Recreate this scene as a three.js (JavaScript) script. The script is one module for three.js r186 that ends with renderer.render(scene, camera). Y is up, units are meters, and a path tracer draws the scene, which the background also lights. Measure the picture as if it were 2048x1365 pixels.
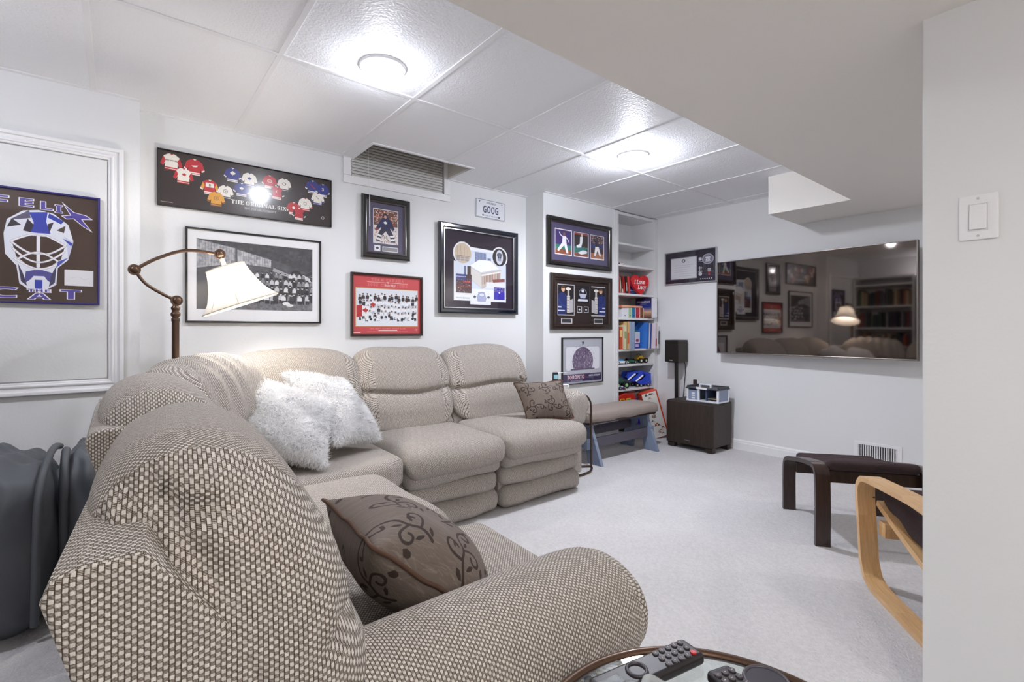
import * as THREE from 'three';
import { RoundedBoxGeometry } from 'three/addons/geometries/RoundedBoxGeometry.js';
import { mergeGeometries } from 'three/addons/utils/BufferGeometryUtils.js';
import { RectAreaLightUniformsLib } from 'three/addons/lights/RectAreaLightUniformsLib.js';

// ------------------------------------------------------------------ camera, light, exposure
RectAreaLightUniformsLib.init();
const scene = new THREE.Scene();
scene.background = new THREE.Color(0x05060a);
const renderer = new THREE.WebGLRenderer({ antialias: true });
renderer.toneMapping = THREE.LinearToneMapping;
renderer.toneMappingExposure = 1.08;
renderer.shadowMap.enabled = true;
const camera = new THREE.PerspectiveCamera(2 * Math.atan(682.5 / 975) * 180 / Math.PI, 2048 / 1365, 0.05, 40);
camera.position.set(0, 1.065, 0);
camera.lookAt(0.6287, 1.065, -0.7777);
camera.setViewOffset(2048, 1365, 0, 22.5, 2048, 1365);
scene.add(camera);
const CAN_POWER = [2.45, 7.4, 2.6], SOFFIT_POWER = [2.6, 2.6, 2.9], LAMP_POWER = 1.1;

// ------------------------------------------------------------------ helpers
// room axes: x runs along the picture wall, -z towards it (v = -z), y up
function rng(seed) { let a = seed >>> 0; return () => { a = (a + 0x6D2B79F5) | 0; let t = Math.imul(a ^ (a >>> 15), 1 | a); t = (t + Math.imul(t ^ (t >>> 7), 61 | t)) ^ t; return ((t ^ (t >>> 14)) >>> 0) / 4294967296; }; }
const names = {};
function numbered(n) { names[n] = (names[n] ?? -1) + 1; return names[n] ? `${n}_${String(names[n]).padStart(3, '0')}` : n; }
function tag(o, label, category, group) { o.userData.label = label; o.userData.category = category; if (group) o.userData.group = group; return o; }
function thing(name, label, category, [u, h, v], turn = 0, group) {
  const g = new THREE.Group(); g.name = numbered(name); g.position.set(u, h, -v); g.rotation.y = turn; scene.add(g);
  return tag(g, label, category, group);
}
function part(name, geo, m, parent) { const o = new THREE.Mesh(geo, m); o.name = name; o.castShadow = o.receiveShadow = true; parent.add(o); return o; }
function struct(name, geo, m, parent) {
  const o = new THREE.Mesh(geo, m); o.name = parent ? name : numbered(name); o.castShadow = o.receiveShadow = true;
  if (!parent) o.userData.kind = 'structure'; (parent ?? scene).add(o); return o;
}
// parts modelled in room coordinates: hang them under a group that stands at the thing's base
function settle(g, from = 0) { g.children.slice(from).forEach(c => c.position.sub(g.position)); return g; }
// metric box-projected uv, triangle by triangle
function metric(geo, s = 1) {
  const g = geo.index ? geo.toNonIndexed() : geo, p = g.attributes.position, uv = new Float32Array(p.count * 2);
  const a = new THREE.Vector3(), b = new THREE.Vector3(), c = new THREE.Vector3();
  for (let i = 0; i < p.count; i += 3) {
    a.fromBufferAttribute(p, i); b.fromBufferAttribute(p, i + 1); c.fromBufferAttribute(p, i + 2);
    const n = b.clone().sub(a).cross(c.clone().sub(a)); const X = Math.abs(n.x), Y = Math.abs(n.y), Z = Math.abs(n.z);
    [a, b, c].forEach((q, k) => {
      const [x, y] = Y >= X && Y >= Z ? [q.x, q.z] : X >= Z ? [q.z, q.y] : [q.x, q.y];
      uv[(i + k) * 2] = x * s; uv[(i + k) * 2 + 1] = y * s;
    });
  }
  g.setAttribute('uv', new THREE.BufferAttribute(uv, 2)); return g;
}
function box(w, h, d, x = 0, y = 0, z = 0, r = 0) {
  const q = r ? new RoundedBoxGeometry(w, h, d, 3, Math.min(r, w / 2.01, h / 2.01, d / 2.01)) : new THREE.BoxGeometry(w, h, d);
  return metric(q.translate(x, y, z));
}
const rbox = (u0, u1, h0, h1, v0, v1, r = 0) => box(u1 - u0, h1 - h0, v1 - v0, (u0 + u1) / 2, (h0 + h1) / 2, -(v0 + v1) / 2, r);
const join = l => mergeGeometries(l.map(g => { const q = g.index ? g.toNonIndexed() : g; for (const k of Object.keys(q.attributes)) if (!['position', 'normal', 'uv'].includes(k)) q.deleteAttribute(k); return q; }));
function smooth(g) { // one normal for all corners that share a place
  const p = g.attributes.position, acc = new Map(), key = i => `${Math.round(p.getX(i) * 2e4)},${Math.round(p.getY(i) * 2e4)},${Math.round(p.getZ(i) * 2e4)}`;
  const keys = []; for (let i = 0; i < p.count; i++) { keys.push(key(i)); if (!acc.has(keys[i])) acc.set(keys[i], new THREE.Vector3()); }
  const a = new THREE.Vector3(), b = new THREE.Vector3(), c = new THREE.Vector3(), ix = g.index;
  const n = ix ? ix.count : p.count, at = i => ix ? ix.getX(i) : i;
  for (let i = 0; i < n; i += 3) {
    const [i0, i1, i2] = [at(i), at(i + 1), at(i + 2)];
    a.fromBufferAttribute(p, i0); b.fromBufferAttribute(p, i1); c.fromBufferAttribute(p, i2);
    const f = b.clone().sub(a).cross(c.clone().sub(a)); for (const j of [i0, i1, i2]) acc.get(keys[j]).add(f);
  }
  const nn = new Float32Array(p.count * 3);
  for (let i = 0; i < p.count; i++) { const q = acc.get(keys[i]).clone().normalize(); nn.set([q.x, q.y, q.z], i * 3); }
  g.setAttribute('normal', new THREE.BufferAttribute(nn, 3)); return g;
}
function tube(pts, r, seg = 40, rad = 10, closed = false, tension = 0.5) {
  return new THREE.TubeGeometry(new THREE.CatmullRomCurve3(pts.map(p => new THREE.Vector3(...p)), closed, 'catmullrom', tension), seg, r, rad, closed);
}
function rod(a, b, r, rad = 14) { return new THREE.TubeGeometry(new THREE.LineCurve3(new THREE.Vector3(...a), new THREE.Vector3(...b)), 1, r, rad, false); }
function poly(pts) { const s = new THREE.Shape(); pts.forEach(([x, y], i) => i ? s.lineTo(x, y) : s.moveTo(x, y)); s.closePath(); return s; }
function extrude(shape, depth, bevel = 0, seg = 3, curve = 12) {
  return new THREE.ExtrudeGeometry(shape, { depth: depth - 2 * bevel, bevelEnabled: bevel > 0, bevelSize: bevel, bevelThickness: bevel, bevelOffset: -bevel, bevelSegments: seg, curveSegments: curve }).translate(0, 0, bevel);
}
function rrect(w, h, r, x = 0, y = 0) { const s = new THREE.Shape(), a = x - w / 2, b = y - h / 2; s.moveTo(a + r, b); s.lineTo(a + w - r, b); s.quadraticCurveTo(a + w, b, a + w, b + r); s.lineTo(a + w, b + h - r); s.quadraticCurveTo(a + w, b + h, a + w - r, b + h); s.lineTo(a + r, b + h); s.quadraticCurveTo(a, b + h, a, b + h - r); s.lineTo(a, b + r); s.quadraticCurveTo(a, b, a + r, b); return s; }
const plan = (pts, h0, h1, bevel = 0, seg = 4) => { // prism over a floor outline given as (u, v)
  const g = extrude(poly(pts.map(([u, v]) => [u, v])), h1 - h0, bevel, seg); g.rotateX(-Math.PI / 2); g.translate(0, h0, 0); return metric(g);
};
// soft box: rounded, crowned and then pushed about
function puff(w, h, d, r, crown = [0, 0, 0], seg = [16, 8, 16], deform) {
  const g = new THREE.BoxGeometry(1, 1, 1, ...seg), p = g.attributes.position, nrm = g.attributes.normal, uv = [], q = new THREE.Vector3(), c = new THREE.Vector3();
  const warp = t => Math.sin(t * Math.PI) / 2 * 0.35 + t * 0.65;
  for (let i = 0; i < p.count; i++) {
    q.set(warp(p.getX(i)) * w, warp(p.getY(i)) * h, warp(p.getZ(i)) * d);
    const ax = Math.abs(nrm.getX(i)), ay = Math.abs(nrm.getY(i)); uv.push(...(ay > 0.5 ? [q.x, q.z] : ax > 0.5 ? [q.z, q.y] : [q.x, q.y]));
    c.set(Math.max(-w / 2 + r, Math.min(w / 2 - r, q.x)), Math.max(-h / 2 + r, Math.min(h / 2 - r, q.y)), Math.max(-d / 2 + r, Math.min(d / 2 - r, q.z)));
    const o = q.clone().sub(c); if (o.lengthSq() > 1e-12) o.setLength(r); const e = c.add(o);
    const nx = 2 * e.x / w, ny = 2 * e.y / h, nz = 2 * e.z / d, f = t => 1 - t * t;
    const s = new THREE.Vector3(e.x + crown[0] * nx * f(ny) * f(nz), e.y + crown[1] * ny * f(nx) * f(nz), e.z + crown[2] * nz * f(nx) * f(ny));
    if (deform) deform(s, nx, ny, nz); p.setXYZ(i, s.x, s.y, s.z);
  }
  g.setAttribute('uv', new THREE.Float32BufferAttribute(uv, 2)); return smooth(g);
}
// closed (z, y) outline drawn across the width x, with puffed ends of their own cloth panel
function loft(outline, w, { nx = 40, np = 64, power = 5, tuck, shade = 0.93 } = {}) {
  const curve = new THREE.CatmullRomCurve3(outline.map(([z, y]) => new THREE.Vector3(0, y, z)), true, 'catmullrom', 0.5), ring = curve.getSpacedPoints(np).slice(0, np);
  const c = ring.reduce((a, q) => a.add(q), new THREE.Vector3()).divideScalar(np), len = curve.getLength();
  const pos = [], uv = [], idx = [];
  const at = (t, j) => {
    const s = Math.pow(Math.max(0, 1 - Math.pow(Math.abs(t), power)), 1 / power), b = ring[j % np];
    const q = new THREE.Vector3(t * w / 2, c.y + (b.y - c.y) * s, c.z + (b.z - c.z) * s); if (tuck) tuck(q, t, j / np, s); return q;
  };
  const strip = (ts, cap) => {
    const base = pos.length / 3;
    for (const t of ts) for (let j = 0; j <= np; j++) { const q = at(t, j); pos.push(q.x, q.y, q.z); uv.push(...(cap ? [q.z, q.y] : [q.x, j / np * len])); }
    for (let i = 0; i < ts.length - 1; i++) for (let j = 0; j < np; j++) { const a = base + i * (np + 1) + j, b = a + np + 1; idx.push(a, a + 1, b, b, a + 1, b + 1); }
  };
  const edge = Math.pow(1 - Math.pow(shade, power), 1 / power), body = []; for (let i = 0; i <= nx; i++) body.push(-edge + 2 * edge * i / nx);
  const cap = []; for (let i = 0; i <= 14; i++) { const s = shade * (1 - i / 14); cap.push(Math.pow(1 - Math.pow(s, power), 1 / power)); }
  strip(body, false); strip(cap, true); strip(cap.slice().reverse().map(t => -t), true);
  const g = new THREE.BufferGeometry(); g.setAttribute('position', new THREE.Float32BufferAttribute(pos, 3)); g.setAttribute('uv', new THREE.Float32BufferAttribute(uv, 2)); g.setIndex(idx);
  return smooth(g);
}
// pillow between four corners (room coordinates), both faces puffed
function pillowGeo(A, B, C, D, thick, n = 28, wobble = 0, seed = 1) {
  const P = [A, B, C, D].map(([u, h, v]) => new THREE.Vector3(u, h, -v)), nrm = P[1].clone().sub(P[0]).cross(P[3].clone().sub(P[0])).normalize();
  const R = rng(seed), ph = [...Array(6)].map(() => R() * 6.28), W = P[0].distanceTo(P[1]), H = P[0].distanceTo(P[3]);
  const pos = [], uv = [], idx = [];
  for (const side of [1, -1]) {
    const base = pos.length / 3;
    for (let j = 0; j <= n; j++) for (let i = 0; i <= n; i++) {
      let s = i / n, t = j / n; const S = 2 * s - 1, T = 2 * t - 1, pin = 0.07;
      const s2 = 0.5 + S / 2 * (1 - pin * (1 - T * T) * Math.abs(S)), t2 = 0.5 + T / 2 * (1 - pin * (1 - S * S) * Math.abs(T));
      const q = P[0].clone().multiplyScalar((1 - s2) * (1 - t2)).addScaledVector(P[1], s2 * (1 - t2)).addScaledVector(P[2], s2 * t2).addScaledVector(P[3], (1 - s2) * t2);
      const b = Math.pow(Math.max(0, (1 - S ** 4) * (1 - T ** 4)), 0.62) * (0.65 + 0.35 * (1 - S * S) * (1 - T * T));
      const wv = wobble * (Math.sin(7 * s + ph[0]) * Math.sin(6 * t + ph[1]) + 0.6 * Math.sin(15 * s + 9 * t + ph[2])) * b;
      q.addScaledVector(nrm, side * (thick / 2 * b + wv)); pos.push(q.x, q.y, q.z); uv.push(s * W, t * H);
    }
    for (let j = 0; j < n; j++) for (let i = 0; i < n; i++) { const a = base + j * (n + 1) + i, b = a + 1, c = a + n + 1, d = c + 1; if (side > 0) idx.push(a, b, c, b, d, c); else idx.push(a, c, b, b, c, d); }
  }
  const g = new THREE.BufferGeometry(); g.setAttribute('position', new THREE.Float32BufferAttribute(pos, 3)); g.setAttribute('uv', new THREE.Float32BufferAttribute(uv, 2)); g.setIndex(idx);
  return smooth(g);
}
// ------------------------------------------------------------------ textures
function noise2(seed) { // tiling value noise
  const R = rng(seed), N = 64, t = new Float32Array(N * N).map(() => R());
  return (x, y, per) => { const f = (i, j) => t[((j % per + per) % per % N) * N + (i % per + per) % per % N]; const i = Math.floor(x), j = Math.floor(y); let a = x - i, b = y - j; a = a * a * (3 - 2 * a); b = b * b * (3 - 2 * b); return (f(i, j) * (1 - a) + f(i + 1, j) * a) * (1 - b) + (f(i, j + 1) * (1 - a) + f(i + 1, j + 1) * a) * b; };
}
function pixels(n, fn, srgb, size) { // fn(x, y in 0..1) -> [r, g, b] in 0..255
  const d = new Uint8Array(n * n * 4);
  for (let j = 0; j < n; j++) for (let i = 0; i < n; i++) { const c = fn((i + 0.5) / n, (j + 0.5) / n, i, j), k = (j * n + i) * 4; d[k] = Math.max(0, Math.min(255, c[0])); d[k + 1] = Math.max(0, Math.min(255, c[1])); d[k + 2] = Math.max(0, Math.min(255, c[2])); d[k + 3] = 255; }
  const t = new THREE.DataTexture(d, n, n); t.wrapS = t.wrapT = THREE.RepeatWrapping; t.magFilter = THREE.LinearFilter; t.minFilter = THREE.LinearMipmapLinearFilter; t.generateMipmaps = true;
  if (srgb) t.colorSpace = THREE.SRGBColorSpace; if (size) t.repeat.set(1 / size, 1 / size); t.needsUpdate = true; return t;
}
function canvasTex(w, h, draw) { const c = document.createElement('canvas'); c.width = w; c.height = h; const x = c.getContext('2d'); draw(x, w, h); const t = new THREE.CanvasTexture(c); t.colorSpace = THREE.SRGBColorSpace; t.anisotropy = 8; return t; }
const std = (color, roughness = 0.6, more = {}) => new THREE.MeshStandardMaterial({ color, roughness, ...more });
const phys = (color, roughness, more = {}) => new THREE.MeshPhysicalMaterial({ color, roughness, ...more });

// chenille basket weave: light pads in columns, thin dark cords between them
const weaveN = noise2(5), padR = rng(77), pad = new Float32Array(4096).map(() => padR());
function weave(x, y) {
  const COL = 16, ROW = 10, cx = x * COL, col = Math.floor(cx), fx = cx - col, sy = y * ROW + (col % 2 ? 0.5 : 0), row = Math.floor(sy), fy = sy - row, id = ((row % ROW + ROW) % ROW) * COL + col;
  const wob = (weaveN(x * 32, y * 32, 32) - 0.5) * 0.14, ex = Math.min(fx, 1 - fx) + wob * 0.5, L = 0.62;
  if (fy < L) { const ey = Math.min(fy, L - fy) / L + wob * 0.5; const e = Math.min(1, ex / 0.2) * Math.min(1, ey / 0.16); return { h: Math.max(0, e) ** 0.6, tone: pad[id] * 0.5 + weaveN(x * 64, y * 64, 64) * 0.5, yarn: e > 0.42 ? 0 : 2 }; }
  const g = (fy - L) / (1 - L), cord = Math.abs(((g * 2.5 + 0.25 + wob) % 1) - 0.5) * 2, e = (1 - cord) * Math.min(1, ex / 0.16);
  return { h: 0.08 + 0.5 * Math.max(0, e), tone: weaveN(x * 64, y * 64, 64), yarn: e > 0.45 ? 1 : 2 };
}
// three yarns: pale chenille pads, tan cords and the dark brown ground thread they are woven on
const weaveMap = pixels(1024, (x, y) => { const q = weave(x, y), t = 0.86 + 0.2 * q.tone; const [r, g, b] = q.yarn === 0 ? [226, 219, 211] : q.yarn === 1 ? [196, 186, 175] : [92, 79, 68]; return [r * t, g * t, b * t]; }, true, 0.08);
const weaveBump = pixels(1024, (x, y) => { const h = 255 * weave(x, y).h; return [h, h, h]; }, false, 0.08);
const cloth = std(0xffffff, 0.95, { map: weaveMap, bumpMap: weaveBump, bumpScale: 0.0012 });
const carpN = noise2(9);
const carpet = std(0xffffff, 1, {
  map: pixels(1024, (x, y) => { const f = carpN(x * 3, y * 3, 3), n = padR(), m = carpN(x * 64 + 9, y * 64 + 4, 64), s = 0.90 + 0.03 * f + 0.16 * (n - 0.5) + 0.05 * (m - 0.5); return [226 * s, 224 * s, 226 * s]; }, true, 0.6),
  bumpMap: pixels(1024, (x, y) => { const h = 255 * (carpN(x * 64, y * 64, 64) * 0.5 + carpN(x * 57 + 3, y * 57, 57) * 0.5); return [h, h, h]; }, false, 0.26), bumpScale: 0.0025,
});
const plasterN = noise2(21);
const plasterBump = pixels(512, (x, y) => { const h = 255 * (0.5 * plasterN(x * 48, y * 48, 48) + 0.3 * plasterN(x * 64, y * 64, 64) + 0.2 * plasterN(x * 16, y * 16, 16)); return [h, h, h]; }, false, 0.35);
const wallPaint = std(0xe8e9ea, 0.62, { bumpMap: plasterBump, bumpScale: 0.0003 });
const tilePaint = std(0xf0f1f4, 0.5, { bumpMap: pixels(512, (x, y) => { const a = plasterN(x * 60, y * 60, 60), b = plasterN(x * 33 + 5, y * 33, 33); const h = 255 * (0.6 * a + 0.4 * b); return [h, h, h]; }, false, 0.3), bumpScale: 0.0012 });
const gridPaint = std(0xececee, 0.4);
const trimPaint = std(0xf0f0f2, 0.35);
const shelfPaint = std(0xe9e9ea, 0.45);
const whitePlastic = std(0xf3f3f5, 0.3);
function woodTex(c0, c1, seed) { const n = noise2(seed); return pixels(512, (x, y) => { const g = 0.55 * n(x * 60, y * 3, 60) + 0.3 * n(x * 24 + 2 * n(x * 4, y * 4, 4), y * 2, 24) + 0.15 * n(x * 64, y * 20, 64); return [0, 1, 2].map(k => c0[k] + (c1[k] - c0[k]) * g); }, true, 0.25); }
const birch = phys(0xffffff, 0.4, { map: woodTex([206, 160, 108], [236, 198, 146], 31), clearcoat: 0.3, clearcoatRoughness: 0.3 });
const darkWood = phys(0xffffff, 0.38, { map: woodTex([34, 20, 15], [66, 42, 33], 32), clearcoat: 0.35, clearcoatRoughness: 0.25 });
const ashBlack = std(0xffffff, 0.5, { map: woodTex([34, 25, 20], [60, 47, 39], 33) });
const blueWood = std(0xffffff, 0.6, { map: woodTex([112, 124, 148], [146, 158, 182], 34) });
const bronze = phys(0x5a4436, 0.38, { metalness: 0.75, clearcoat: 0.2 });
const blackSatin = std(0x17130f, 0.35), blackGloss = phys(0x120e0d, 0.18, { clearcoat: 0.6, clearcoatRoughness: 0.1 });
const chrome = std(0xc9c9cc, 0.22, { metalness: 1 });
const glass = phys(0xffffff, 0.02, { transmission: 1, thickness: 0, ior: 1.5 });

// ------------------------------------------------------------------ the room
const CEIL = 2.195, SOFF = 1.92, WB = 4.30;
const floor = struct('floor', rbox(-2.6, 4.5, -0.1, 0, -2.8, 3.4), carpet);
{
  const s = poly([[0.085, -0.02], [2.72, -0.02], [2.72, 2.62], [0.085, 2.62]]), h = new THREE.Path();
  h.moveTo(1.19, 2.075); h.lineTo(1.905, 2.075); h.lineTo(1.905, 2.5); h.lineTo(1.19, 2.5); h.closePath(); s.holes.push(h);
  struct('wall_back', metric(extrude(s, 0.12).translate(0, 0, -3.29)), wallPaint);
}
struct('wall_back_left', rbox(-2.55, 0.085, -0.02, 2.62, 3.04, 3.29), wallPaint);
struct('wall_back_right', rbox(2.715, 3.613, -0.02, 2.62, 2.95, 3.29), wallPaint);
struct('wall_behind_shelves', rbox(3.613, 4.42, -0.02, 2.62, 3.25, 3.37), wallPaint);
{ // opening for the air register
  const s = poly([[-2.75, -0.02], [3.25, -0.02], [3.25, 2.62], [-2.75, 2.62]]), h = new THREE.Path(); [[0.968, 0.118], [1.208, 0.118], [1.208, 0.216], [0.968, 0.216]].forEach(([x, y], i) => i ? h.lineTo(x, y) : h.moveTo(x, y)); h.closePath(); s.holes.push(h);
  struct('wall_right', metric(extrude(s, 0.12).rotateY(Math.PI / 2).translate(WB, 0, 0)), wallPaint);
}
struct('wall_left', rbox(-1.22, -1.10, -0.02, 2.62, -2.75, 3.04), wallPaint);
struct('wall_front', rbox(-1.10, WB, -0.02, 2.62, -2.75, -2.63), wallPaint);
struct('wall_partition', rbox(1.73, 1.85, -0.02, SOFF + 0.01, -2.63, 0.335, 0.004), wallPaint);
struct('soffit', plan([[-1.10, -2.63], [WB, -2.63], [WB, 1.615], [3.75, 1.615], [3.75, 1.09], [-1.10, 1.09]], SOFF, 2.62), std(0xefebe5, 0.62, { bumpMap: plasterBump, bumpScale: 0.0003 }));
struct('roof_slab', rbox(-2.55, 4.42, 2.62, 2.7, -2.75, 3.4), wallPaint);
const NOTCH = [1.21, 1.93, 2.85];
const ceiling = new THREE.Group(); ceiling.name = 'ceiling'; ceiling.userData.kind = 'structure'; ceiling.position.set(0, CEIL, 0); scene.add(ceiling);
const CANS = [[0.888, 1.985], [2.604, 1.968], [-0.80, 1.985]];
{
  const us = [-1.10]; for (let i = -2; i <= 7; i++) us.push(0.52 + 0.609 * i);
  us.push(WB);
  const rows = [[1.09, 2.16], [2.16, 3.17]], cut = [NOTCH[0] - 0.012, NOTCH[1] + 0.012, NOTCH[2] - 0.012];
  for (let i = 0; i < us.length - 1; i++) for (const [v0, v1] of rows) {
    const a = us[i] + 0.002, b = us[i + 1] - 0.002; let pts = [[a, v0 + 0.002], [b, v0 + 0.002], [b, v1], [a, v1]];
    if (v0 > 2 && a < cut[0] && b > cut[0]) pts = [[a, v0 + .002], [b, v0 + .002], [b, cut[2]], [cut[0], cut[2]], [cut[0], v1], [a, v1]];
    else if (v0 > 2 && a < cut[1] && b > cut[1]) pts = [[a, v0 + .002], [b, v0 + .002], [b, v1], [cut[1], v1], [cut[1], cut[2]], [a, cut[2]]];
    const s = poly(pts);
    for (const [cu, cv] of CANS) if (cu > a && cu < b && cv > v0 && cv < v1) { const h = new THREE.Path(); h.absarc(cu, cv, 0.078, 0, 6.2832, true); s.holes.push(h); }
    const g = extrude(s, 0.014, 0, 1, 40); g.rotateX(-Math.PI / 2); g.translate(0, 0.004, 0);
    struct('tile', metric(g), tilePaint, ceiling);
  }
  const bar = (g) => struct('grid_bar', g, gridPaint, ceiling);
  for (let i = 1; i < us.length - 1; i++) {
    const inCut = us[i] > cut[0] && us[i] < cut[1];
    bar(rbox(us[i] - 0.011, us[i] + 0.011, 0, 0.0045, 1.09, inCut ? cut[2] : 3.17, 0.0015));
  }
  bar(rbox(-2.43, WB, -0.0004, 0.0042, 2.149, 2.171, 0.0015));
  bar(rbox(0.085, cut[0], -0.0008, 0.0044, 3.146, 3.17)); bar(rbox(cut[1], 2.715, -0.0008, 0.0044, 3.146, 3.17)); bar(rbox(-2.43, 0.085, -0.0008, 0.0044, 3.016, 3.04)); bar(rbox(2.715, 3.613, -0.0008, 0.0044, 2.926, 2.95)); bar(rbox(WB - 0.02, WB, -0.0006, 0.0043, 1.615, 2.95));
  bar(rbox(cut[0] - 0.004, cut[1] + 0.004, -0.002, 0.012, cut[2] - 0.02, cut[2])); bar(rbox(cut[0] - 0.004, cut[0] + 0.012, -0.002, 0.012, cut[2], 3.17)); bar(rbox(cut[1] - 0.012, cut[1] + 0.004, -0.002, 0.012, cut[2], 3.17));
  // light well above the ceiling in front of the window
  const well = join([rbox(cut[0], cut[0] + 0.012, 0.012, 0.42, cut[2], 3.17), rbox(cut[1] - 0.012, cut[1], 0.012, 0.42, cut[2], 3.17), rbox(cut[0], cut[1], 0.012, 0.42, cut[2] - 0.012, cut[2])]);
  struct('window_well', well, std(0xd9d3c8, 0.7), ceiling);
}
// built-in trim
function casingRing(u0, u1, h0, h1, w, d) { const s = poly([[u0, h0], [u1, h0], [u1, h1], [u0, h1]]), p = new THREE.Path(); p.moveTo(u0 + w, h0 + w); p.lineTo(u1 - w, h0 + w); p.lineTo(u1 - w, h1 - w); p.lineTo(u0 + w, h1 - w); p.closePath(); s.holes.push(p); return metric(extrude(s, d, Math.min(0.004, d / 3), 2)); }
{
  const g = new THREE.Group(); g.name = 'trim_1'; g.userData.kind = 'structure'; g.position.set(-0.62, 0.772, -3.04); scene.add(g);
  const z = 0;
  struct('casing', join([casingRing(-0.642, 0.642, 0, 1.165, 0.058, 0.012), casingRing(-0.642, 0.642, 0, 1.165, 0.018, 0.022), casingRing(-0.606, 0.606, 0.036, 1.129, 0.012, 0.018)]), trimPaint, g);
  struct('panel', box(1.16, 1.04, 0.008, 0, 0.5825, 0.004, 0.002), std(0xe2e3e3, 0.5, { bumpMap: plasterBump, bumpScale: 0.0003 }), g);
}
{
  const prof = new THREE.Shape(); [[0, 0], [0.014, 0], [0.014, 0.062], [0.011, 0.068], [0.011, 0.078], [0.005, 0.088], [0, 0.09]].forEach(([x, y], i) => i ? prof.lineTo(x, y) : prof.moveTo(x, y)); prof.closePath();
  const run = (name, len, [u, v], turn) => { const m = struct(name, metric(extrude(prof, len)), trimPaint); m.position.set(u, 0, -v); m.rotation.y = turn; return m; };
  run('baseboard_right', 4.5, [WB, 2.95], Math.PI).position.set(WB, 0, 1.55);   // along the television wall
  const a = run('baseboard_back', 0.885, [2.72, 2.95], -Math.PI / 2); a.position.set(3.61, 0, -2.95);
}
{
  const g = new THREE.Group(); g.name = 'window_1'; g.userData.kind = 'structure'; g.position.set(1.5475, 2.03, -3.17); scene.add(g);
  const f = struct('casing', join([box(0.81, 0.052, 0.014, 0, 0.026, 0.007, 0.003), box(0.052, 0.42, 0.014, -0.379, 0.263, 0.007, 0.003), box(0.052, 0.42, 0.014, 0.379, 0.263, 0.007, 0.003)]), trimPaint, g);
  struct('sash', join([box(0.715, 0.03, 0.03, 0, 0.06, -0.095), box(0.715, 0.03, 0.03, 0, 0.455, -0.095), box(0.03, 0.42, 0.03, -0.342, 0.25, -0.095), box(0.03, 0.42, 0.03, 0.342, 0.25, -0.095)]), trimPaint, g);
  struct('pane', box(0.66, 0.38, 0.004, 0, 0.258, -0.095), glass, g);
}
// ------------------------------------------------------------------ ceiling lights
const canRing = new THREE.LatheGeometry([[0.078, 0.004], [0.0785, -0.003], [0.085, -0.0075], [0.094, -0.006], [0.0975, -0.0015], [0.0975, 0.003]].map(p => new THREE.Vector2(...p)), 64);
const canLens = new THREE.LatheGeometry([[0, -0.010], [0.03, -0.0088], [0.055, -0.0055], [0.072, -0.001], [0.079, 0.003]].map(p => new THREE.Vector2(...p)), 48);
const lensGlow = std(0xffffff, 0.4, { emissive: 0xfffbf4, emissiveIntensity: 16 });
function downlight(g, power, spread, tint) { // wide beam just under the lens
  const l = new THREE.SpotLight(tint, power * (1 - spread), 0, 1.5, 0.35, 2); l.position.set(0, -0.02, 0); l.target.position.set(0, -1, 0); l.castShadow = true; l.shadow.radius = 3; g.add(l, l.target);
  const p = new THREE.PointLight(tint, power * spread, 0, 2); p.position.set(0, -0.055, 0); p.castShadow = true; p.shadow.radius = 2; g.add(p);
}
CANS.forEach(([u, v], i) => {
  const g = thing('recessed_ceiling_light', ['round recessed ceiling light glowing nearest above the sectional sofa', 'round recessed ceiling light glowing farther off towards the bookshelf and television', 'round recessed ceiling light above the left end of the room'][i], 'ceiling light', [u, CEIL, v]);
  part('trim_ring', canRing, whitePlastic, g); part('lens', canLens, lensGlow, g);
  downlight(g, CAN_POWER[i], 0.18, 0xf0f4ff);
});
[[0.3, -0.5, 'first'], [0.25, -1.7, 'second'], [3.9, -0.7, 'third']].forEach(([u, v], i) => {
  const g = thing('recessed_ceiling_light', ['round recessed light in the low soffit nearest behind the camera side', 'round recessed light in the low soffit farthest behind the camera side', 'round recessed light in the low soffit behind the birch armchair'][i], 'ceiling light', [u, SOFF, v]);
  part('trim_ring', canRing, whitePlastic, g); part('lens', canLens, lensGlow, g);
  downlight(g, SOFFIT_POWER[i], 0.25, 0xfff9f3);
});

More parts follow.
